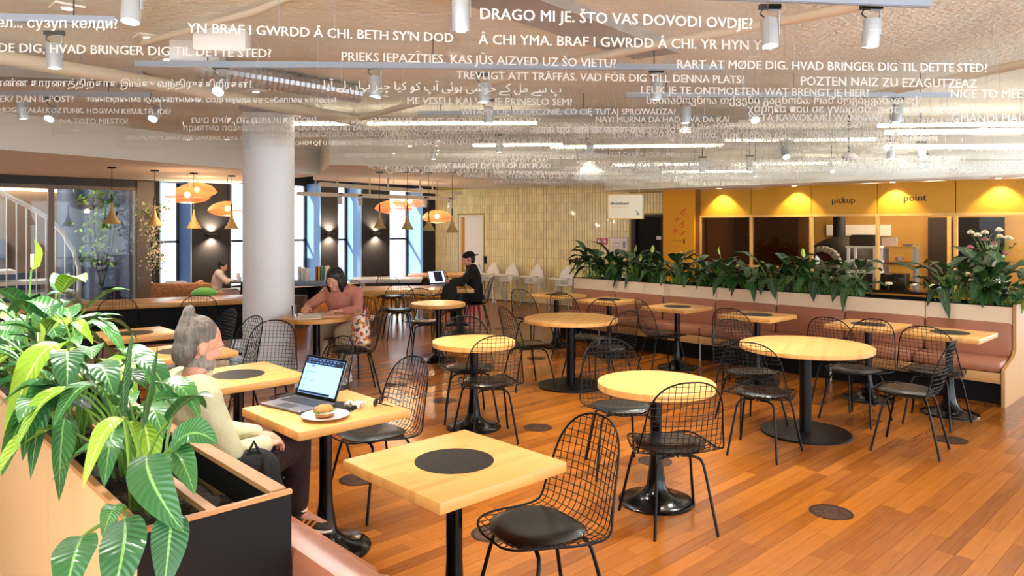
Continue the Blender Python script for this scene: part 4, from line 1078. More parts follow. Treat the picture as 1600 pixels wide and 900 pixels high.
# rucksacks
def rucksack(x, y, z, deg, label, k=1.0, lean=0):
    t = thing('rucksack', label, 'bag', (x, y, z), R(deg))
    T = M.Rotation(R(lean), 4, 'Y')
    b = MB()
    for c, r in (((0, 0, .16), (.10, .15, .17)), ((0, 0, .27), (.09, .13, .12)), ((.0, 0, .08), (.11, .16, .085))): b.ball([q * k for q in c], [q * k for q in r], 18, 12, T=T)
    link('body', voxel_union(b, 'body', 'black_cloth', .012, 4), t)
    b = MB(); b.ball((.085 * k, 0, .12 * k), (.04 * k, .11 * k, .09 * k), 14, 10, T=T); b.build('pocket', 'black_cloth', t)
    b = MB(); b.tube([T @ (V(p) * k) for p in ((-.05, -.03, .36), (-.05, 0, .42), (-.05, .03, .36))], .008, 8); b.build('handle', 'black_cloth', t)
    for s in (1, -1):
        b = MB(); b.tube([T @ (V(p) * k) for p in ((-.07, s * .06, .34), (-.13, s * .075, .25), (-.12, s * .09, .12), (-.08, s * .1, .03))], .013, 8); b.build('strap', 'black_cloth', t)
    b = MB(); b.tube([T @ (V((.098 * cos(a), .145 * sin(a), .225 + .03 * cos(a))) * k) for a in [pi * (i / 14 - .5) for i in range(15)]], .004, 6); b.build('zip', 'black_gloss', t)
rucksack(1.30, 2.95, .455, 60, 'black rucksack on the bench close beside the seated man', .84, 14)
rucksack(7.06, 8.86, .475, 60, 'black rucksack on a wire chair at the far communal table', .95, -6)
t = thing('tote_bag', 'patterned cloth bag in red, slate and cream standing on a wire chair', 'bag', (4.045, 6.555, .472), R(156))
b = MB(); b.ball((0, 0, .17), (.10, .17, .19), 18, 12); b.ball((0, 0, .07), (.11, .17, .075), 18, 10); link('body', voxel_union(b, 'body', 'patch_cloth', .012, 4), t)
for s in (-1, 1):
    b = MB(); b.tube([(s * .05, -.07, .31), (s * .055, -.05, .40), (s * .055, .05, .40), (s * .05, .07, .31)], .008, 6); b.build('handle', 'patch_cloth', t)
# on the woman's table
ZT6 = .775
b = MB(); b.lathe([(.026, 0), (.036, .115), (.034, .115), (.0245, .006), (0, .006)], 24, cap=False); o = b.build('tumbler', 'tumbler_glass'); o.location = (3.60, 7.13, ZT6); tag(o, 'clear water glass at the column side of the woman\'s table', 'glass')
for i, (x, y, r, m, w, l) in enumerate(((3.79, 7.10, .3, 'paper', .2, 'white sheet lying under the woman\'s hands'), (3.68, 6.94, -.4, 'paper', .2, 'white sheet at the near edge of the woman\'s table'), (3.92, 6.90, .9, 'paper_pink', .18, 'pink-printed booklet at the near right of the woman\'s table'))):
    b = MB(); b.box((0, 0, .002 + .001 * i), (w, w * 1.3, .004 + .002 * i)); o = b.build('sheet', m, smooth=0); o.location = (x, y, ZT6); o.rotation_euler = (0, 0, r); tag(o, l, 'paper')
# magazines on the blue desk
mags = [(-.48, .02, .19, 'book_white'), (-.43, .02, .23, 'book_white'), (-.30, .025, .24, 'book_red'), (-.25, .03, .22, 'book_yellow'), (-.12, .03, .24, 'book_white'), (-.06, .03, .22, 'book_white'), (.02, .03, .21, 'book_white'), (.19, .03, .24, 'book_red'), (.235, .03, .24, 'book_yellow'), (.28, .03, .24, 'book_teal'), (.36, .035, .25, 'cream')]
lab = ['first white spine from the left', 'second white spine from the left', 'red one left of centre', 'yellow one left of centre', 'white one just right of centre gap', 'white one in the middle', 'white one before the right gap', 'red one at right', 'yellow one at right', 'teal one at right', 'cream one at the right end']
for (dx, w, h, m), l in zip(mags, lab):
    b = MB(); b.box((0, 0, h / 2), (w, .17, h), bev=.003); o = b.build('book', m); o.location = (6.05 + dx * .725, 11.55 - dx * .688, .80); o.rotation_euler = (0, 0, R(-43)); tag(o, 'book standing on the blue desk, ' + l, 'book', 'books on the blue desk')
b = MB(); b.box((0, 0, .28), (.42, .38, .52), bev=.01); b.box((0, 0, .01), (.46, .42, .02)); o = b.build('storage_box', 'box_brown'); o.location = (5.82, 11.62, 0); o.rotation_euler = (0, 0, R(-43)); tag(o, 'brown storage box under the blue desk beside the column', 'box')
# stools behind the communal table
def stool(x, y, m, label):
    t = thing('stool', label, 'stool', (x, y, 0))
    b = MB(); b.lathe([(.15, .40), (.16, .41), (.16, .43), (.15, .44)], 24); b.build('seat', m, t)
    for k in range(4):
        a = k * pi / 2 + .6; b = MB(); b.tube([(.11 * cos(a), .11 * sin(a), .41), (.16 * cos(a), .16 * sin(a), 0)], [.03, .018], 8); b.build('leg', m, t)
for i in range(6):
    X = (-2.62 + .31 * i); Yc = 13.6 - .02 * i
    stool(X * .7254 + Yc * .6884, -X * .6884 + Yc * .7254, 'stool_yellow', 'low yellow stool behind the far communal table, %s from the left' % ('first', 'second', 'third', 'fourth', 'fifth', 'sixth')[i])
stool(8.15, 10.25, 'stool_red', 'low red stool behind the far communal table, left of the two'); stool(8.45, 9.95, 'stool_red', 'low red stool behind the far communal table, right of the two')
# high chairs
def high_chair(x, y, deg, label):
    t = thing('high_chair', label, 'high chair', (x, y, 0), R(deg), 'white high chairs along the tiled wall')
    b = MB()
    b.grid(lambda u, v: (-.13 - .03 * v + .05 * (2 * u - 1) ** 2, .19 * (2 * u - 1) * (1 - .45 * v ** 3), .50 + .40 * v - .09 * v * (2 * u - 1) ** 2), 10, 10)
    b.grid(lambda u, v: (-.15 - .03 * v + .05 * (2 * u - 1) ** 2, .19 * (1 - 2 * u) * (1 - .45 * v ** 3), .50 + .40 * v - .09 * v * (2 * u - 1) ** 2), 10, 10)
    b.box((-.0, 0, .50), (.28, .30, .03), bev=.012); b.box((0, .15, .56), (.26, .02, .12), bev=.008); b.box((0, -.15, .56), (.26, .02, .12), bev=.008)
    b.build('seat', 'white_plastic', t)
    b = MB(); b.box((.22, 0, .645), (.26, .40, .025), bev=.011); b.build('tray', 'white_plastic', t)
    for sx in (1, -1):
        for sy in (1, -1):
            b = MB(); b.tube([(sx * .10, sy * .12, .50), (sx * .22, sy * .24, 0)], .013, 8); b.build('leg', 'grey_metal', t)
for (x, y), l in zip(((11.15, 13.1), (11.22, 12.55), (11.30, 12.0), (11.30, 11.2), (11.30, 10.3)), ('first from the white door', 'second from the white door', 'third from the white door', 'fourth from the white door', 'half hidden behind the end of the bench')):
    high_chair(x, y, 192, 'white high chair with tray, ' + l)
# lounge
t = thing('wicker_sofa', 'brown woven sofa in the lounge behind the long left table', 'sofa', (4.80, 13.65, 0), R(-40))
b = MB(); b.box((0, 0, .22), (1.0, .6, .36), bev=.08); b.build('seat', 'wicker', t)
b = MB(); b.box((0, -.30, .52), (1.05, .16, .42), bev=.075); b.build('backrest', 'wicker', t)
for s in (1, -1):
    b = MB(); b.box((s * .5, -.05, .42), (.14, .55, .22), bev=.06); b.build('armrest', 'wicker', t)
b = MB(); b.box((0, 0, 0), (.42, .16, .34), bev=.07); o = b.build('cushion', 'cloth_blue'); o.location = (4.64, 13.78, .58); o.rotation_euler = (.3, 0, R(-40)); tag(o, 'pale blue cushion at the left end of the woven sofa', 'cushion')
t = thing('side_table', 'small dark round table with cups before the small person', 'table', (5.78, 13.62, 0))
b = MB(); b.lathe([(.24, .66), (.25, .67), (.24, .685)], 24); b.build('tabletop', 'black_metal', t); b = MB(); b.lathe([(.18, 0), (.18, .015), (.02, .03), (.02, .66)], 20); b.build('pedestal', 'black_metal', t)
for i, (dx, dy, r, h, m) in enumerate(((-.05, .03, .035, .16, 'white_plastic'), (.08, -.04, .035, .09, 'cream'), (.02, .12, .03, .08, 'white_plastic'))):
    b = MB(); b.lathe([(r * .8, 0), (r, h), (r * .9, h), (r * .7, .01)], 16, cap=False); b.lathe([(r * .75, .004), (r * .75, .01)], 16); o = b.build('cup', m); o.location = (5.78 + dx, 13.62 + dy, .685); tag(o, ('tall white cup on the small dark lounge table', 'cream cup on the small dark lounge table', 'short white cup at the back of the small dark lounge table')[i], 'cup')
b = MB(); b.ball((0, 0, .12), (.22, .18, .12), 16, 10); o = b.build('floor_cushion', 'green_plastic'); o.location = (4.75, 12.75, .44); tag(o, 'bright green cushion in the lounge between sofa and small person', 'cushion')
b = MB(); b.box((0, 0, .22), (.5, .5, .44), bev=.03); o = b.build('pouf', 'box_brown'); o.location = (4.75, 12.75, 0); tag(o, 'brown pouf under the bright green cushion in the lounge', 'pouf')
b = MB(); b.box((0, 0, .22), (.5, .5, .42), bev=.05); b.box((-.2, 0, .5), (.12, .5, .4), bev=.05); o = b.build('armchair', 'wicker'); o.location = (5.33, 13.98, 0); o.rotation_euler = (0, 0, R(-28)); tag(o, 'woven armchair under the small person in the lounge', 'armchair')
# the pale flowering tree in the bay
t = thing('flowering_tree', 'pale flowering indoor tree beside the first window bay', 'plant', (4.38, 14.25, 0))
b = MB(); b.lathe([(.14, 0), (.17, .3), (.15, .3), (.13, .26)], 20, cap=False); b.lathe([(.14, .25), (.14, .26)], 20); b.build('pot', 'frame_dark', t)
b = MB(); b.tube([(0, 0, .2), (.02, .02, .8), (-.02, 0, 1.4), (.03, 0, 2.1)], [.03, .025, .02, .01], 8)
rb = random.Random(4); tips = []
for k in range(16):
    z = rb.uniform(.7, 2.0); a = rb.random() * 6.28; r = rb.uniform(.1, .26); p = V((r * cos(a), r * sin(a), z + .15)); b.tube([(0, 0, z), p * .6 + V((0, 0, z * .4)), p], .007, 5); tips.append(p)
b.build('trunk', 'dark_brown', t)
b = MB()
for k in range(520):
    p = rb.choice(tips) if k % 2 else V((0, 0, rb.uniform(.9, 2.1))); q = p + V((rb.gauss(0, .075), rb.gauss(0, .075), rb.gauss(0, .10))); s = rb.uniform(.02, .04)
    n_ = V((rb.gauss(0, 1), rb.gauss(0, 1), rb.gauss(0, 1))).normalized(); u = n_.orthogonal().normalized(); w = n_.cross(u)
    b.add([q - u * s, q + w * s * .6 + n_ * s * .3, q + u * s, q - w * s * .6 + n_ * s * .3], [(0, 1, 2, 3)], 0 if rb.random() < .7 else 1)
o = b.build('blossoms', ['egg_white', 'stem_green'], t); o['kind'] = 'stuff'
# ================================================================== FLOOR OUTLETS
hp = [(4.40, 1.84, 'on the open floor nearest to us'), (2.63, 4.30, 'between the laptop table and the far tables'), (2.72, 3.02, 'beside the nearest wire chair'), (4.43, 4.35, 'on the bare floor behind the nearest chair back'), (4.42, 3.13, 'just behind the nearest round table'),
      (4.45, 5.67, 'under the left side of the small middle round table'), (6.24, 9.30, 'in the bright floor reflection far back'), (4.52, 6.60, 'before the chair with the patterned bag'), (8.30, 9.0, 'far back before the high chairs'), (6.76, 6.66, 'beyond the large middle round table'), (6.60, 1.80, 'at the feet of the right end chair')]
m1 = MB(); m1.lathe([(.118, 0), (.125, .0015), (.118, .003), (.104, .003)], 36, cap=False); m1 = m1.mesh('rim', 'hatch_rim')
m2 = MB(); m2.lathe([(.104, .0015), (.02, .0022)], 36); m2 = m2.mesh('lid', 'hatch')
m3 = MB()
for k in range(20):
    a = 2 * pi * k / 20; m3.box((.068, 0, .0024), (.055, .003, .0012), T=M.Rotation(a, 4, 'Z'))
m3.lathe([(.022, .002), (.022, .0034)], 16); m3 = m3.mesh('slots', 'hatch_rim', 0)
for x, y, l in hp:
    t = thing('floor_outlet', 'round brown floor outlet cover ' + l, 'floor outlet', (x, y, .0002), 0, 'round floor outlets')
    link('rim', m1, t); link('lid', m2, t); link('slots', m3, t)

# ================================================================== TRACKS, SPOTS, STRIP LIGHTS
def track(p, q, z, label, w=.035, h=.04, m='track_metal'):
    p, q = V(p + (z,)), V(q + (z,)); t = thing('light_track', label, 'light track', (0, 0, 0))
    d = q - p; a = math.atan2(d.y, d.x); T = M.Translation((p + q) / 2) @ M.Rotation(a, 4, 'Z')
    b = MB(); b.box((0, 0, 0), (d.length, w, h), T=T); b.box((0, 0, -h / 2), (d.length, w * .4, .004), T=T); b.build('profile', m, t, 0)
    for f in (.12, .5, .88):
        c = p.lerp(q, f); b = MB(); b.tube([c, (c.x, c.y, CEIL if c.y < 9.2 else max(z, 2.64))], .004, 5); b.build('hanger', 'black_metal', t)
track((-.3, 5.54), (1.164, 4.40), 2.86, 'grey light track at the upper left edge of the picture')
track((1.569, 5.469), (4.654, 2.711), 2.86, 'long blue-grey light track across the middle of the ceiling')
track((-.2, 8.6), (2.03, 6.66), 2.86, 'grey light track at left, below the Tamil lettering')
track((2.5, 2.4), (4.07, 1.21), 2.86, 'grey light track at the upper right carrying two spotlights')
track((5.0, 3.84), (7.09, 1.86), 2.86, 'thin grey light track at right behind the Dutch lettering')
track((4.3, 5.9), (5.6, 4.55), 2.86, 'short grey light track over the large middle round table')
sp_body = MB(); sp_body.lathe([(.0, .075), (.038, .075), (.042, .07), (.042, -.068), (.039, -.07), (.036, -.06)], 24, cap=False); sp_body.lathe([(.0425, .012), (.0425, .015)], 24, cap=False); sp_body = sp_body.mesh('body', 'spot_metal')
sp_lens = MB(); sp_lens.ball((0, 0, -.060), (.036, .036, .016), 18, 8); sp_lens = sp_lens.mesh('lens', 'lamp_on')
sp_arm = MB(); sp_arm.box((.046, 0, .055), (.004, .018, .13)); sp_arm.box((0.02, 0, .118), (.056, .018, .004)); sp_arm.box((0, 0, .135), (.11, .03, .024), 1); sp_arm.tube([(-.02, 0, .075), (-.05, 0, .10), (-.035, 0, .125)], .004, 5, 1); sp_arm = sp_arm.mesh('bracket', ['spot_metal', 'black_metal'])
ld = bpy.data.lights.new('spot_beam', 'SPOT'); ld.energy = 80; ld.specular_factor = .1; ld.spot_size = R(95); ld.spot_blend = .7; ld.color = (1, .96, .89); ld.shadow_soft_size = .04
def spot(x, y, z, label, rz=0, tilt=8, beam=True, group='ceiling spotlights', s=1.0, rod=None):
    t = thing('spotlight', label, 'spotlight', (x, y, z), R(-43 + rz), group); t.scale = (s, s, s)
    T = M.Rotation(R(tilt), 4, 'X')
    for n, me in (('body', sp_body), ('lens', sp_lens)): link(n, me, t, T)
    link('bracket', sp_arm, t)
    if rod:
        b = MB(); b.tube([(0, 0, .14), (0, 0, (rod - z) / s)], .006, 5); b.build('rod', 'black_metal', t)
    if beam:
        l = bpy.data.objects.new('spot_beam', ld); C.objects.link(l); l.parent = t; l.matrix_local = T @ M.Translation((0, 0, -.09))
near_spots = [(1.01, 3.58, 'white cylinder spotlight cut by the top edge at left', -10), (.97, 4.91, 'white cylinder spotlight hanging under the upper left track', 6), (2.035, 5.149, 'brightly glowing spotlight at the left end of the long middle track', -48), (1.22, 7.37, 'spotlight farthest left under the left track', 10),
    (1.45, 7.42, 'glowing spotlight second from the left edge under the left track', -42), (2.11, 6.80, 'glowing spotlight at the right end of the left track', -42), (2.83, 4.40, 'spotlight under the long middle track before the Urdu lettering', 5), (2.18, 2.65, 'white tilted spotlight at the top edge with a looped cable', 18), (3.55, 4.05, 'spotlight in the middle of the long track', 4),
    (4.29, 4.83, 'spotlight just below the middle of the long track, in front of a strip light', 0), (4.38, 3.09, 'spotlight at the right part of the long middle track', 8), (5.57, 3.62, 'slim spotlight left under the thin right-hand track', 3), (3.53, 1.79, 'white spotlight at upper right with lens turned away', -8), (3.91, 1.43, 'white spotlight at upper right with bright lens, next to the track end', 10),
    (6.86, 2.29, 'spotlight before the bright strip light at the right edge', 4), (6.01, 3.20, 'glowing spotlight at the middle of the thin right-hand track', -42)]
for x, y, l, ti in near_spots: spot(x, y, 2.72, l, tilt=ti)
far_spots = [(5.89, 7.73), (5.92, 6.46), (6.93, 5.89), (8.71, 2.98), (9.12, 2.79), (9.15, 4.93), (7.85, 3.80), (8.87, 5.49), (10.3, 4.3), (10.2, 5.4), (10.6, 3.2)]
far_lab = ['left of the middle, before the far lowered ceiling', 'over the middle of the far wall', 'over the hanging cream sign', 'right of the white dome', 'rightmost and bright', 'above the first kitchen panel', 'above the second kitchen panel', 'above the lettered pillar', 'close over the word point', 'close over the pizza oven', 'close over the last kitchen panel']
for i, (x, y) in enumerate(far_spots): spot(x, y, 2.70 if i < 3 else 2.56, 'small spotlight far back under the ceiling, ' + far_lab[i], tilt=-40 if i in (4, 6, 8) else 6 * (i % 3), beam=i % 2 == 0 and i not in (4, 6, 8), group='far small spotlights', rod=CEIL)
def strip(p, q, z, label, r=.022):
    p, q = V(p + (z,)), V(q + (z,)); t = thing('strip_light', label, 'strip light', (0, 0, 0)); d = q - p; T = M.Translation((p + q) / 2) @ M.Rotation(math.atan2(d.y, d.x), 4, 'Z')
    b = MB(); b.box((0, 0, .024), (d.length, .022, .014), T=T); b.build('housing', 'white_paint', t, 0)
    b = MB(); b.box((0, 0, 0), (d.length - .02, .045, .032), T=T, bev=.008); b.build('tube', 'strip_on', t)
    for f in (.1, .9):
        c = p.lerp(q, f); b = MB(); b.tube([c + V((0, 0, .04)), (c.x, c.y, CEIL)], .003, 5); b.build('hanger', 'black_metal', t)
strip((3.43, 7.95), (5.77, 5.67), 2.88, 'long bright strip light from the column top to mid ceiling')
strip((8.73, 3.13), (10.2, 1.55), 2.88, 'bright strip light running out at the right edge')
strip((7.1, 6.75), (8.6, 5.0), 2.80, 'bright strip light over the middle of the room, behind the Arabic lettering')
strip((8.57, 4.99), (9.9, 3.55), 2.86, 'thin strip light above the far kitchen ceiling, upper one')
strip((8.65, 3.03), (9.9, 1.7), 2.62, 'strip light at right just under the brightest strip light', .015)
strip((7.65, 2.68), (8.6, 1.6), 2.66, 'thin strip light at the right edge, second below the bright one')
strip((9.9, 6.9), (10.9, 5.75), 2.62, 'long strip light close above the yellow kitchen front')
strip((9.0, 7.2), (9.9, 6.1), 2.70, 'strip light above the hanging cream sign')
strip((6.2, 7.3), (7.0, 6.4), 2.80, 'thin strip light left of the ceiling centre')
strip((9.8, 5.6), (10.9, 4.3), 2.66, 'thin strip light above the lettered kitchen panels')
for i, (x, y) in enumerate(((1.055, 5.004), (1.633, 5.403), (1.953, 5.995), (3.045, 6.837), (3.582, 6.562), (4.058, 6.256), (.6, 4.2))):
    t = thing('downlight', 'tiny square recessed downlight in the rough ceiling', 'downlight', (x, y, CEIL), 0, 'recessed downlights'); t['label'] = 'tiny square recessed downlight in the rough ceiling, ' + ('at the upper left corner', 'left of the Welsh lettering', 'above the Danish lettering at left', 'left of the flexible duct end', 'behind the flexible duct', 'right of the flexible duct', 'by the left edge')[i]; b = MB(); b.box((0, 0, -.006), (.16, .16, .012)); b.build('trim_plate', 'white_paint', t, 0)
    b = MB(); b.lathe([(.03, -.016), (.03, -.010)], 16); b.build('lens', 'lamp_on', t)
t = thing('ceiling_dome', 'white rounded dome hanging under the far ceiling', 'speaker', (8.75, 3.45, 2.55)); b = MB(); b.ball((0, 0, 0), (.085, .085, .055), 20, 10); b.build('shell', 'white_plastic', t); b = MB(); b.tube([(0, 0, .05), (0, 0, CEIL - 2.55)], .012, 8); b.build('rod', 'black_metal', t)
# kitchen downlights
dl = bpy.data.lights.new('kitchen_beam', 'SPOT'); dl.energy = 26; dl.spot_size = R(100); dl.spot_blend = .5; dl.color = (1, .80, .42); dl.shadow_soft_size = .03
for i, u in enumerate((8.17, 9.54, 11.08, 12.48)):
    t = thing('downlight', 'bright downlight over the yellow kitchen front, %s from the left' % ('first', 'second', 'third', 'fourth')[i], 'downlight', (0, 0, 0)); t.matrix_world = WT @ M.Translation((u, -.20, 2.44))
    b = MB(); b.lathe([(.045, -.008), (.06, -.006), (.06, 0)], 20); b.build('ring', 'white_paint', t); b = MB(); b.lathe([(.038, -.012), (.038, -.004)], 18); b.build('lens', 'lamp_warm', t)
    l = bpy.data.objects.new('kitchen_beam', dl); C.objects.link(l); l.parent = t; l.matrix_local = M.Translation((0, 0, -.03)) @ M.Rotation(R(14), 4, 'X')
# lamps over the tables
cone_s = MB(); cone_s.lathe([(.115, 0), (.112, .004), (.085, .05), (.05, .115), (.026, .185), (.014, .25), (.012, .30), (.008, .30), (.02, .18), (.045, .11), (.108, .004)], 28, cap=False); cone_s = cone_s.mesh('shade', 'brass')
def pendant(x, y, z, ztop, label, s=1.0):
    t = thing('pendant_lamp', label, 'pendant lamp', (x, y, z)); o = link('shade', cone_s, t); o.scale = (s, s, s)
    b = MB(); b.tube([(0, 0, .29 * s), (0, 0, .42 * s)], .012, 8); b.build('lamp_holder', 'black_metal', t)
    b = MB(); b.tube([(0, 0, .4 * s), (0, 0, ztop - z)], .004, 5); b.build('cord', 'black_metal', t)
    b = MB(); b.lathe([(.06, ztop - z - .022), (.065, ztop - z - .004), (.06, ztop - z)], 20); b.build('ceiling_rose', 'black_metal', t)
    b = MB(); b.ball((0, 0, .06 * s), .03 * s, 12, 8); b.build('bulb', 'lamp_warm', t)
for (x, y, z), l in zip(((3.10, 11.95, 1.77), (3.76, 12.15, 1.74), (4.43, 12.34, 1.70), (5.13, 12.50, 1.69)), ('first from the left, before the glass wall', 'second from the left, at the edge of the glass wall', 'third from the left, under the orange woven lamps', 'fourth from the left, next to the column')):
    pendant(x, y, z, 2.62, 'brass cone pendant lamp, ' + l, 1.05)
for (x, y, z), l in zip(((6.67, 10.22, 1.70), (7.0, 9.90, 1.68), (7.26, 9.66, 1.66), (7.54, 9.39, 1.63)), ('before the right-hand dark pier', 'before the blue window bay', 'at the blue and yellow corner', 'farthest right, before the white door')):
    pendant(x, y, z, 2.64, 'brass cone pendant lamp, ' + l, .95)
ll = bpy.data.lights.new('saucer_glow', 'POINT'); ll.energy = 14; ll.color = (1, .7, .42); ll.shadow_soft_size = .05
def saucer(x, y, z, r, ztop, label):
    t = thing('saucer_lamp', label, 'pendant lamp', (x, y, z))
    b = MB(); b.lathe([(r, 0), (r * .93, .05), (r * .72, .11), (r * .4, .15), (.05, .17)], 40, cap=False); b.lathe([(r, 0), (r * .93, -.035), (r * .7, -.075), (r * .35, -.095), (.03, -.10)], 40, cap=False); b.build('woven_shade', 'weave_orange', t)
    b = MB(); b.tube([(r * cos(a), r * sin(a), 0) for a in [2 * pi * i / 40 for i in range(40)]], .008, 6, closed=True); b.build('rim', 'weave_orange', t)
    b = MB(); b.ball((0, 0, .035), .045, 14, 10); b.build('bulb', 'lamp_warm', t)
    b = MB(); b.tube([(0, 0, .15), (0, 0, ztop - z)], .004, 5); b.build('cord', 'black_metal', t)
    l = bpy.data.objects.new('saucer_glow', ll); C.objects.link(l); l.parent = t; l.location = (0, 0, -.12)
saucer(4.17, 11.90, 2.20, .34, 2.62, 'orange woven saucer lamp nearest the glass wall'); saucer(4.84, 13.33, 2.36, .34, 2.62, 'orange woven saucer lamp behind the nearest one at left, higher up'); saucer(5.24, 12.95, 2.02, .33, 2.62, 'orange woven saucer lamp beside the column')
saucer(7.97, 11.73, 2.08, .36, 2.64, 'orange woven saucer lamp before the right window bay, lower left one'); saucer(8.79, 12.34, 2.22, .36, 2.64, 'orange woven saucer lamp before the blue reveal, upper one'); saucer(8.89, 11.55, 1.90, .30, 2.64, 'orange woven saucer lamp before the yellow wall')
sl = bpy.data.lights.new('sconce_beam', 'SPOT'); sl.energy = 80; sl.spot_size = R(130); sl.spot_blend = .8; sl.color = (1, .78, .5); sl.shadow_soft_size = .03
for x, l in ((5.70, 'on the left dark pier'), (8.37, 'on the narrow middle dark pier'), (9.61, 'on the right dark pier')):
    t = thing('wall_sconce', 'black up-and-down wall sconce ' + l, 'wall lamp', (x, 14.9, 1.56)); b = MB(); b.box((0, -.06, 0), (.26, .11, .035), bev=.008); b.build('body', 'black_metal', t)
    b = MB(); b.box((0, -.06, .0185), (.20, .07, .003)); b.box((0, -.06, -.0185), (.20, .07, .003)); b.build('diffuser', 'cream', t, 0)
    for q in (0, pi):
        o = bpy.data.objects.new('sconce_beam', sl); C.objects.link(o); o.parent = t; o.matrix_local = M.Translation((0, -.07, -.03 if q == 0 else .03)) @ M.Rotation(q, 4, 'X')
def rail(p, q, z, label):
    p, q = V(p + (z,)), V(q + (z,)); t = thing('light_rail', label, 'light rail'); d = q - p; T = M.Translation((p + q) / 2) @ M.Rotation(math.atan2(d.y, d.x), 4, 'Z')
    b = MB(); b.box((0, 0, 0), (d.length, .05, .07), T=T); b.build('beam', 'pipe_paint', t, 0)
    for f in (.1, .42, .75):
        c = p.lerp(q, f); b = MB(); b.tube([c, (c.x, c.y, 2.64)], .015, 6); b.build('hanger', 'pipe_paint', t)
rail((6.0, 11.0), (9.9, 12.0), 2.44, 'upper beige light rail before the dark window recess')
rail((5.9, 11.6), (9.3, 11.5), 2.30, 'lower beige light rail crossing behind the woven lamps')
for i, (x, y, z) in enumerate(((6.7, 11.55, 2.2), (7.1, 11.53, 2.18), (8.55, 11.50, 2.18), (9.15, 11.48, 2.18))): spot(x, y, z, 'small spotlight on the lower beige rail, %s from the left' % ('first', 'second', 'third', 'fourth')[i], tilt=25, beam=False, group='rail spotlights', s=.9)

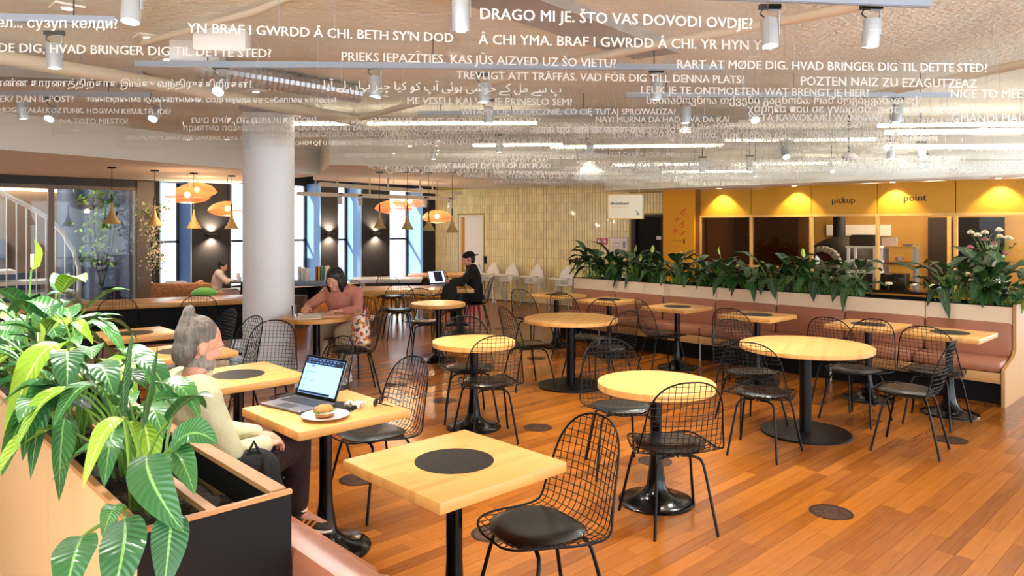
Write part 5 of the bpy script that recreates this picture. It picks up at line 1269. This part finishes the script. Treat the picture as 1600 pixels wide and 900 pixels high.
# ================================================================== HANGING TEXT PANELS
rows = [
('DRAGO MI JE. ŠTO VAS DOVODI OVDJE?', 2.66, 2.08, -36.2, 1.29, 0),
("YN BRAF I GWRDD Â CHI. BETH SY'N DOD", 1.79, 3.24, -35.0, 1.28, 0),
('Â CHI YMA. BRAF I GWRDD Â CHI. YR HYN YN', 3.03, 2.32, -38.7, 1.55, 0),
('PRIEKS IEPAZĪTIES. KAS JŪS AIZVED UZ ŠO VIETU?', 2.74, 3.14, -37.1, 1.58, 0),
('RART AT MØDE DIG. HVAD BRINGER DIG TIL DETTE STED?', 4.37, 1.81, -40.4, 1.9, 0),
('RART AT MØDE DIG, HVAD BRINGER DIG TIL DETTE STED?', 1.07, 4.39, -38.2, 1.83, 0),
('TREVLIGT ATT TRÄFFAS. VAD FÖR DIG TILL DENNA PLATS?', 3.62, 2.97, -39.2, 1.87, 0),
('POZTEN NAIZ ZU EZAGUTZEAZ', 5.13, 1.76, -39.1, 1.22, 0),
('LEUK JE TE ONTMOETEN. WAT BRENGT JE HIER?', 4.79, 2.53, -39.3, 1.66, 0),
('NICE TO MEET', 6.1, 1.41, -43.5, 0.57, 0),
('ME VESELI. KAJ VAS JE PRINESLO SEM?', 3.69, 4.13, -40.9, 1.26, 0),
('WITAMY CIĘ SERDECZNIE. CO CIĘ TUTAJ SPROWADZA?', 4.49, 4.05, -43.5, 1.79, 0),
("ENCHANTÉ. QU'EST-CE QUI VOUS AMÈNE ICI ?", 4.13, 5.09, -43.5, 1.53, 0),
('NAYI MURNA DA HADUWA DA KAI', 5.42, 3.76, -43.5, 1.19, 0),
('QUE ET PORTA A AQUEST LLOC?', 4.75, 5.21, -43.5, 1.15, 0),
('GAMAN AÐ HITTA ÞIG. HVAÐ VARÐ ÞESS AÐ ÞÚ KOMST HINGAÐ?', 6.34, 3.45, -45.8, 2.2, 0),
('χάρηκα που σε γνώρισα. τι σε φέρνει εδώ;', 6.09, 2.35, -41.4, 1.78, 0),
('META KAWOKA/KI WANNAN?', 6.3, 2.77, -43.5, 1.16, 0),
('GĦANDI PJAĊIR', 7.48, 1.7, -43.5, 0.75, 0),
('танысқаныма қуаныштымын. сізді мұнда не себеппен келесіз?', 2.11, 5.51, -41.8, 1.86, 0),
('என்ன காரணத்திற்காக இங்கு வந்திருக்கிறீர்கள்?', 1.45, 5.3, -42.0, 1.69, 0),
('HOGY TALÁLKOZTUNK. HOGYAN KERÜLTÉL IDE?', 1.56, 6.76, -39.3, 1.36, 0),
('NA TOTO MIESTO?', 1.77, 7.38, -43.5, 0.61, 0),
('кел... сузуп келди?', 0.78, 3.96, -41.4, 0.59, 0),
('ﺎﯾﺁ ﮯﻟ ﮞﺎﮩﯾ ﺰﯿﭼ ﺎﯿﮐ ﻮﮐ ﭖﺁ ﯽﺋﻮﮨ ﯽﺷﻮﺧ ﮯﮐ ﻞﻣ ﮯﺳ ﭖ', 3.08, 3.92, -37.9, 1.62, 0),
('נעים מאוד. מה מביא אותך לבוא?'[::-1], 2.79, 6.3, -43.5, 1.12, 1),
('ZOHEM QË U NJOHËM. ÇFARË JU SJELL NË KËTË VEND?', 4.47, 7.17, -43.5, 1.67, 0),
('HYGGELIG Å MØTE DEG. HVA BRINGER DEG HIT?', 6.84, 7.23, -43.5, 1.79, 0),
('؟ﻥﺎﻜﻤﻟﺍ ﺍﺬﻫ ﺭﺎﺘﺨﺗ ﻚﻠﻌﺟ ﻱﺬﻟﺍ ﺎﻣ ﻚﺘﻠﺑﺎﻘﻣ ﻲﻧﺮﺴﻳ', 5.64, 5.11, -43.5, 1.75, 0),
('WAT BRINGT DY HJIR OP DIT PLAK?', 7.76, 2.95, -50, 1.35, 0),
('приятно познакомиться. что привело вас сюда?', 7.07, 3.2, -43.5, 2.16, 0),
('PIACERE. COSA TI HA PORTATO QUI?', 8.61, 3.42, -43.5, 1.45, 0),
('AAD BAAN UDU', 7.9, 3.5, -43.5, 0.64, 1),
('SENANG BERKENALAN', 8.59, 1.75, -43.5, 0.76, 0),
('EK? DAN IL-POST?', 1.15, 6.39, -43.5, 0.55, 0),
('სასიამოვნოა თქვენი გაცნობა. რამ მოგიყვანათ აქ?', 5.27, 2.56, -43.5, 2.08, 0),
('आपके यहाँ आने का कारण क्या है?', 6.28, 5.12, -43.5, 1.21, 0),
('SELAMAT DATANG. APA YANG MEMBAWAMU', 2.82, 8.09, -43.5, 1.31, 1)]
lang = ['Croatian "DRAGO MI JE"', 'Welsh "YN BRAF I GWRDD"', 'Welsh "CHI YMA. BRAF"', 'Latvian "PRIEKS IEPAZĪTIES"', 'Danish "RART AT MØDE DIG" at right', 'Danish "HVAD BRINGER DIG TIL DETTE STED" at left', 'Swedish "TREVLIGT ATT TRÄFFAS"', 'Basque "POZTEN NAIZ"', 'Dutch "LEUK JE TE ONTMOETEN"', 'English "NICE TO MEET"',
        'Slovene "ME VESELI"', 'Polish "WITAMY CIĘ SERDECZNIE"', 'French "ENCHANTÉ"', 'Hausa "NAYI MURNA DA"', 'Catalan "QUE ET PORTA A AQUEST LLOC"', 'Icelandic "GAMAN AÐ HITTA ÞIG"', 'Greek words', '"META KAWOKA"', 'Maltese "GĦANDI PJAĊIR"', 'Kazakh Cyrillic words', 'Tamil script', 'Hungarian "HOGYAN KERÜLTÉL IDE"', '"NA TOTO MIESTO"', 'Kyrgyz "сузуп келди"', 'Urdu script', 'mirrored Hebrew script',
        'Albanian "ZOHEM QË U NJOHËM"', 'Norwegian "HYGGELIG Å MØTE DEG"', 'Arabic script', 'Frisian "WAT BRINGT DY HJIR OP DIT PLAK"', 'Russian Cyrillic words', 'Italian "PIACERE"', 'mirrored "UDU"', 'Indonesian "SENANG BERKENALAN"', '"DAN IL-POST"', 'Georgian script', 'Devanagari script', 'mirrored "APA YANG"']
def text_panel(x, y, z, deg, w, me, label, group=None, hh=.24, ztop=CEIL):
    t = thing('text_panel', label, 'hanging panel', (x, y, z), R(deg), group)
    b = MB(); b.box((0, .004, 0), (w + .16, .006, hh)); b.build('acrylic_sheet', 'acrylic', t, 0)
    link('lettering', me, t)
    for s in (-1, 1):
        b = MB(); b.tube([(s * (w / 2 + .04), .004, hh / 2 - .01), (s * (w / 2 + .04), .004, ztop - z)], .0016, 4); b.build('cable', 'grey_metal', t)
far_text = []
for (txt, x, y, a, w, mi), l in zip(rows, lang):
    me = text_mesh('lettering', txt, w, 'letter_frosted', mirror=bool(mi), bold=.016)
    text_panel(x, y, 2.68, a, w, me, 'clear hanging panel lettered in white with ' + l, 'hanging text panels')
    if w > 1.1 and 'მ' not in txt: far_text.append((me, w))
rf = random.Random(9); n = 0; tries = 0
while n < 96 and tries < 3000:
    tries += 1
    Y = 6.8 + 5.6 * rf.random() ** .8; px = rf.uniform(430, 1640); X = (px - 800) / 1130 * Y
    x = X * .7254 + Y * .6884; y = -X * .6884 + Y * .7254
    if x > 11.0 + (15.2 - y) * .0945 - .98 or y > 8.2 or (y > 6.9 and x < 4.6): continue
    me, w = rf.choice(far_text); n += 1
    text_panel(x, y, rf.uniform(2.42, 2.62) if Y > 8.3 else rf.uniform(2.58, 2.74), -43.5 + rf.uniform(-6, 6), w, me, 'clear hanging panel with small white lettering in the dense far rows', 'far rows of hanging text panels')

# ================================================================== SIGNS AND WALL THINGS
t = thing('hanging_sign', 'cream hanging sign reading afruimband with a small arrow', 'sign', (8.42, 6.48, 2.02), R(-46), None)
b = MB(); b.box((0, 0, 0), (.50, .03, .34), bev=.004); b.build('board', 'cream', t); 
b = MB(); b.box((0, .0, .176), (.52, .045, .014)); b.box((0, 0, -.176), (.52, .045, .014)); b.box((.256, 0, 0), (.012, .045, .352)); b.box((-.256, 0, 0), (.012, .045, .352)); b.build('edge', 'frame_wood', t, 0)
o = link('lettering', text_mesh('lettering', 'afruimband', .265, 'letter_black', bold=.03), t); o.location = (-.09, -.0165, .045)
b = MB(); b.box((-.09, -.016, -.005), (.25, .002, .006)); b.build('small_print', 'frame_wood', t, 0)
b = MB(); b.tube([(.15, -.0165, -.06), (.185, -.0165, -.115)], .0045, 5); b.tube([(.155, -.0165, -.118), (.187, -.0165, -.118), (.190, -.0165, -.085)], .0045, 5); b.build('arrow', 'letter_black', t)
for s in (-1, 1):
    b = MB(); b.tube([(s * .2, 0, .18), (s * .2, 0, CEIL - 2.02)], .004, 5); b.build('rod', 'frame_wood', t)
t = thing('fire_sign', 'pair of small red fire equipment signs on the tiles', 'sign', (0, 0, 0)); t.matrix_world = WT @ M.Translation((5.46, -.014, 1.42))
for s in (-1, 1):
    b = MB(); b.box((s * .072, 0, 0), (.13, .006, .13)); p = b.build('plate', 'exit_red', t, 0); b = MB(); b.box((s * .072 - .015, -.004, .01), (.035, .002, .07)); b.tube([(s * .072 + .02, -.004, -.04), (s * .072 + .03, -.004, .0), (s * .072 + .015, -.004, .04)], .006, 5); b.build('symbol', 'white_plastic', p, 0)
t = thing('safety_plan', 'framed blue-white floor plan on the tiles beside the black door', 'poster', (0, 0, 0)); t.matrix_world = WT @ M.Translation((5.87, -.018, 1.33))
b = MB(); b.box((0, 0, 0), (.46, .02, .36), bev=.004); b.build('frame', 'grey_metal', t); b = MB(); b.box((0, -.0105, 0), (.42, .003, .32)); b.build('sheet', 'screen_white' if False else 'paper', t, 0)
b = MB()
for (x, z, w, h) in ((-.05, .06, .16, .012), (-.06, -.02, .20, .005), (-.06, .02, .005, .1), (.03, -.02, .005, .12), (-.10, -.08, .12, .005), (.14, .03, .06, .14), (.03, -.09, .03, .03)): b.box((x, -.0125, z), (w, .001, h))
b.build('print', 'poster_ink', t, 0)

# ================================================================== KITCHEN CONTENTS
def kt(name, label, cat, u, d, z, rz=0, group=None):
    t = thing(name, label, cat); t.matrix_world = WT @ M.Translation((u, d, z)) @ M.Rotation(rz, 4, 'Z'); 
    if group: t['group'] = group
    return t
t = kt('pizza_oven', 'black domed pizza oven with pale brick arch behind the kitchen glass', 'oven', 9.80, 1.55, 0)
b = MB(); b.box((0, 0, .5), (1.35, 1.1, .98), bev=.02); b.build('base', 'oven_black', t)
b = MB(); b.ball((0, 0, 1.0), (.66, .55, .55), 28, 14); b.build('dome', 'oven_black', t)
b = MB(); b.tube([(-.05, 0, 1.45), (-.05, 0, 2.5)], .11, 16); b.build('flue', 'oven_black', t)
for k in range(13):
    a = pi * (k + .5) / 13; b = MB(); T = M.Translation((-.18, -.56, 1.03)) @ M.Rotation(-(a - pi / 2), 4, 'Y'); b.box((0, 0, .29), (.055, .16, .10), T=T, bev=.006); b.build('brick', 'oven_brick', t)
b = MB(); b.prism([(.24 * cos(pi * k / 12), .24 * sin(pi * k / 12)) for k in range(13)], 0, .03, T=M.Translation((-.18, -.54, 1.03)) @ M.Rotation(pi / 2, 4, 'X')); b.build('oven_door', 'red_dark', t, 0)
b = MB(); b.box((-.18, -.60, 1.01), (.62, .22, .04)); b.build('shelf', 'oven_brick', t, 0)
t = kt('menu_light', 'pale lit panel on the kitchen wall beside the flue', 'panel', 9.75, 2.74, 1.66); b = MB(); b.box((0, 0, 0), (1.2, .05, .22)); b.build('panel', 'white_paint', t, 0)
t = kt('shelf_rack', 'white steel rack behind the kitchen glass right of the oven', 'rack', 10.41, .72, 0)
for sx in (-.2, .22):
    for sy in (-.2, .2): b = MB(); b.box((sx, sy, .7), (.04, .04, 1.4)); b.build('post', 'white_plastic', t, 0)
for z in (.95, 1.13, 1.38): b = MB(); b.box((.01, 0, z), (.5, .46, .035)); b.build('shelf', 'white_plastic', t, 0)
t = kt('crate', 'dark brown crate stacked on the white kitchen rack', 'crate', 10.43, .72, 1.40); b = MB(); b.box((0, 0, .08), (.42, .40, .16), bev=.01); b.build('body', 'dark_brown', t); b = MB(); b.box((0, 0, .175), (.36, .36, .03)); b.build('lid', 'dark_brown', t, 0)
t = kt('plate_shelf', 'steel two-tier shelf with terracotta plates behind the kitchen glass', 'shelf', 10.78, 1.5, 0)
for sx in (-.22, .27): b = MB(); b.box((sx, 0, .7), (.04, .3, 1.4)); b.build('post', 'grey_metal', t, 0)
for z in (1.04, 1.36): b = MB(); b.box((.02, 0, z), (.56, .36, .03)); b.build('shelf', 'kitchen_tan', t, 0)
for i, (u, z, r, h, l) in enumerate(((10.62, 1.057, .13, .04, 'low stack of terracotta plates at the left of the kitchen shelf'), (10.86, 1.057, .15, .05, 'wide terracotta plate stack at the right of the kitchen shelf'), (10.80, 1.108, .07, .09, 'pink bowl on top of the terracotta plates'))):
    b = MB(); b.lathe([(r * .6, 0), (r, h * .8), (r * .98, h), (r * .5, h * .5)], 24); o = b.build('bowl' if i == 2 else 'plate', 'plate_pink' if i == 2 else 'terracotta'); o.matrix_world = WT @ M.Translation((u, 1.42, z)); tag(o, l, 'bowl' if i == 2 else 'plates')
t = kt('paper_stack', 'white card leaning on top of the kitchen shelf', 'card', 10.62, 1.5, 1.376); b = MB(); b.box((0, 0, .08), (.26, .04, .16)); b.build('card', 'paper', t, 0)
t = kt('bowl', 'dark grey bowl on the top kitchen shelf', 'bowl', 10.92, 1.5, 1.376); b = MB(); b.lathe([(.05, 0), (.1, .05), (.095, .05), (.04, .012)], 20); b.build('shell', 'grey_metal', t)
t = kt('coffee_machine', 'low black machine on the kitchen counter', 'machine', 11.0, .30, .71); b = MB(); b.box((0, 0, .13), (.38, .3, .25), bev=.02); b.build('body', 'black_gloss', t); b = MB(); b.box((-.23, -.05, .09), (.10, .16, .18), bev=.015); b.build('hopper', 'black_gloss', t)
for i, u in enumerate((10.98, 11.33, 11.58)):
    t = kt('cake_stand', 'small glass stand with yellow sweets on the kitchen counter, %s' % ('left one', 'middle one', 'right one')[i], 'cake stand', u, -.02, .71, 0, 'cake stands on the counter'); b = MB(); b.lathe([(.035, 0), (.008, .012), (.008, .08), (.06, .085), (.06, .092)], 18); b.build('stand', 'tumbler_glass', t); b = MB(); b.lathe([(.052, .093), (.055, .12), (.045, .125)], 18); b.build('sweets', 'egg_white', t)
for i, (u, z, w, h, l) in enumerate(((10.05, .71, .34, .16, 'white plate pile on the counter at the left of the mullion'), (10.36, .71, .24, .20, 'white crockery pile before the kitchen rack'), (11.86, .71, .22, .26, 'white crockery at the right counter, left of the flowers'), (12.12, .71, .30, .32, 'white crockery pile right under the flowers'), (12.45, .71, .26, .22, 'low white crockery pile at the right edge'))):
    b = MB(); kk = 7
    for j in range(kk): b.lathe([(w * .35, h * j / kk), (w * .5, h * (j + .75) / kk), (w * .49, h * (j + .85) / kk)], 22)
    o = b.build('crockery', 'cloth_white', smooth=30); o.matrix_world = WT @ M.Translation((u, .16, z)); tag(o, l, 'crockery')
for i, (u, h) in enumerate(((11.70, .15), (11.82, .17))):
    t = kt('bottle', 'small clear bottle on the counter behind the leaves, %s one' % ('left', 'right')[i], 'bottle', u, -.06, .71); b = MB(); b.lathe([(.03, 0), (.032, .01), (.032, h * .6), (.012, h * .8), (.012, h)], 16); b.build('body', 'cloth_blue', t); b = MB(); b.lathe([(.013, h), (.013, h + .02)], 12); b.build('cap', 'white_plastic', t)
t = kt('bouquet', 'large bouquet of pink, white and green flowers at the right edge', 'bouquet', 12.42, -.16, .90)
b = MB(); b.lathe([(.06, -.19), (.08, -.05), (.075, .1), (.07, .1), (.07, -.04), (.05, -.17)], 24); b.build('vase', 'white_plastic', t)
rq = random.Random(8); b = MB(); tips = []
for k in range(34):
    a = rq.random() * 6.28; r = rq.uniform(.05, .36); tip = V((r * cos(a) - .04, r * sin(a) * .5, rq.uniform(.35, .78))); tips.append(tip); b.tube([(0, 0, 0), (tip.x * .4, tip.y * .4, tip.z * .55), tip], .004, 5)
b.build('stems', 'stem_green', t)
for k, tip in enumerate(tips):
    b = MB(); m = ('petal_pink', 'egg_white', 'leaf_far', 'leaf_far', 'spathe_white', 'leaf_far')[k % 6]
    if m == 'leaf_far':
        leaf(b, tip * .9, tip, tip + V((.05, 0, .05)), tip + V((.12 * cos(k), .05, -.02)), .07, nv=5, stem=.002); b.build('leaf', ['leaf_far', 'stem_green'], t)
    else:
        for j in range(7): b.ball(tip + V((.028 * cos(j), .028 * sin(j), .012 * (j % 3))), (.026, .02, .016), 8, 6)
        b.build('flower', m, t)
kl = bpy.data.lights.new('kitchen_light', 'POINT'); kl.energy = 30; kl.color = (1, .78, .5); kl.shadow_soft_size = .15
for u in (10.3, 11.3, 12.6):
    o = bpy.data.objects.new('kitchen_light', kl); C.objects.link(o); o.matrix_world = WT @ M.Translation((u, 1.5, 2.38))
al = bpy.data.lights.new('atrium_light', 'POINT'); al.energy = 160; al.color = (1, .9, .78); al.shadow_soft_size = .3
o = bpy.data.objects.new('atrium_light', al); C.objects.link(o); o.location = (1.5, 17.5, 3.0)
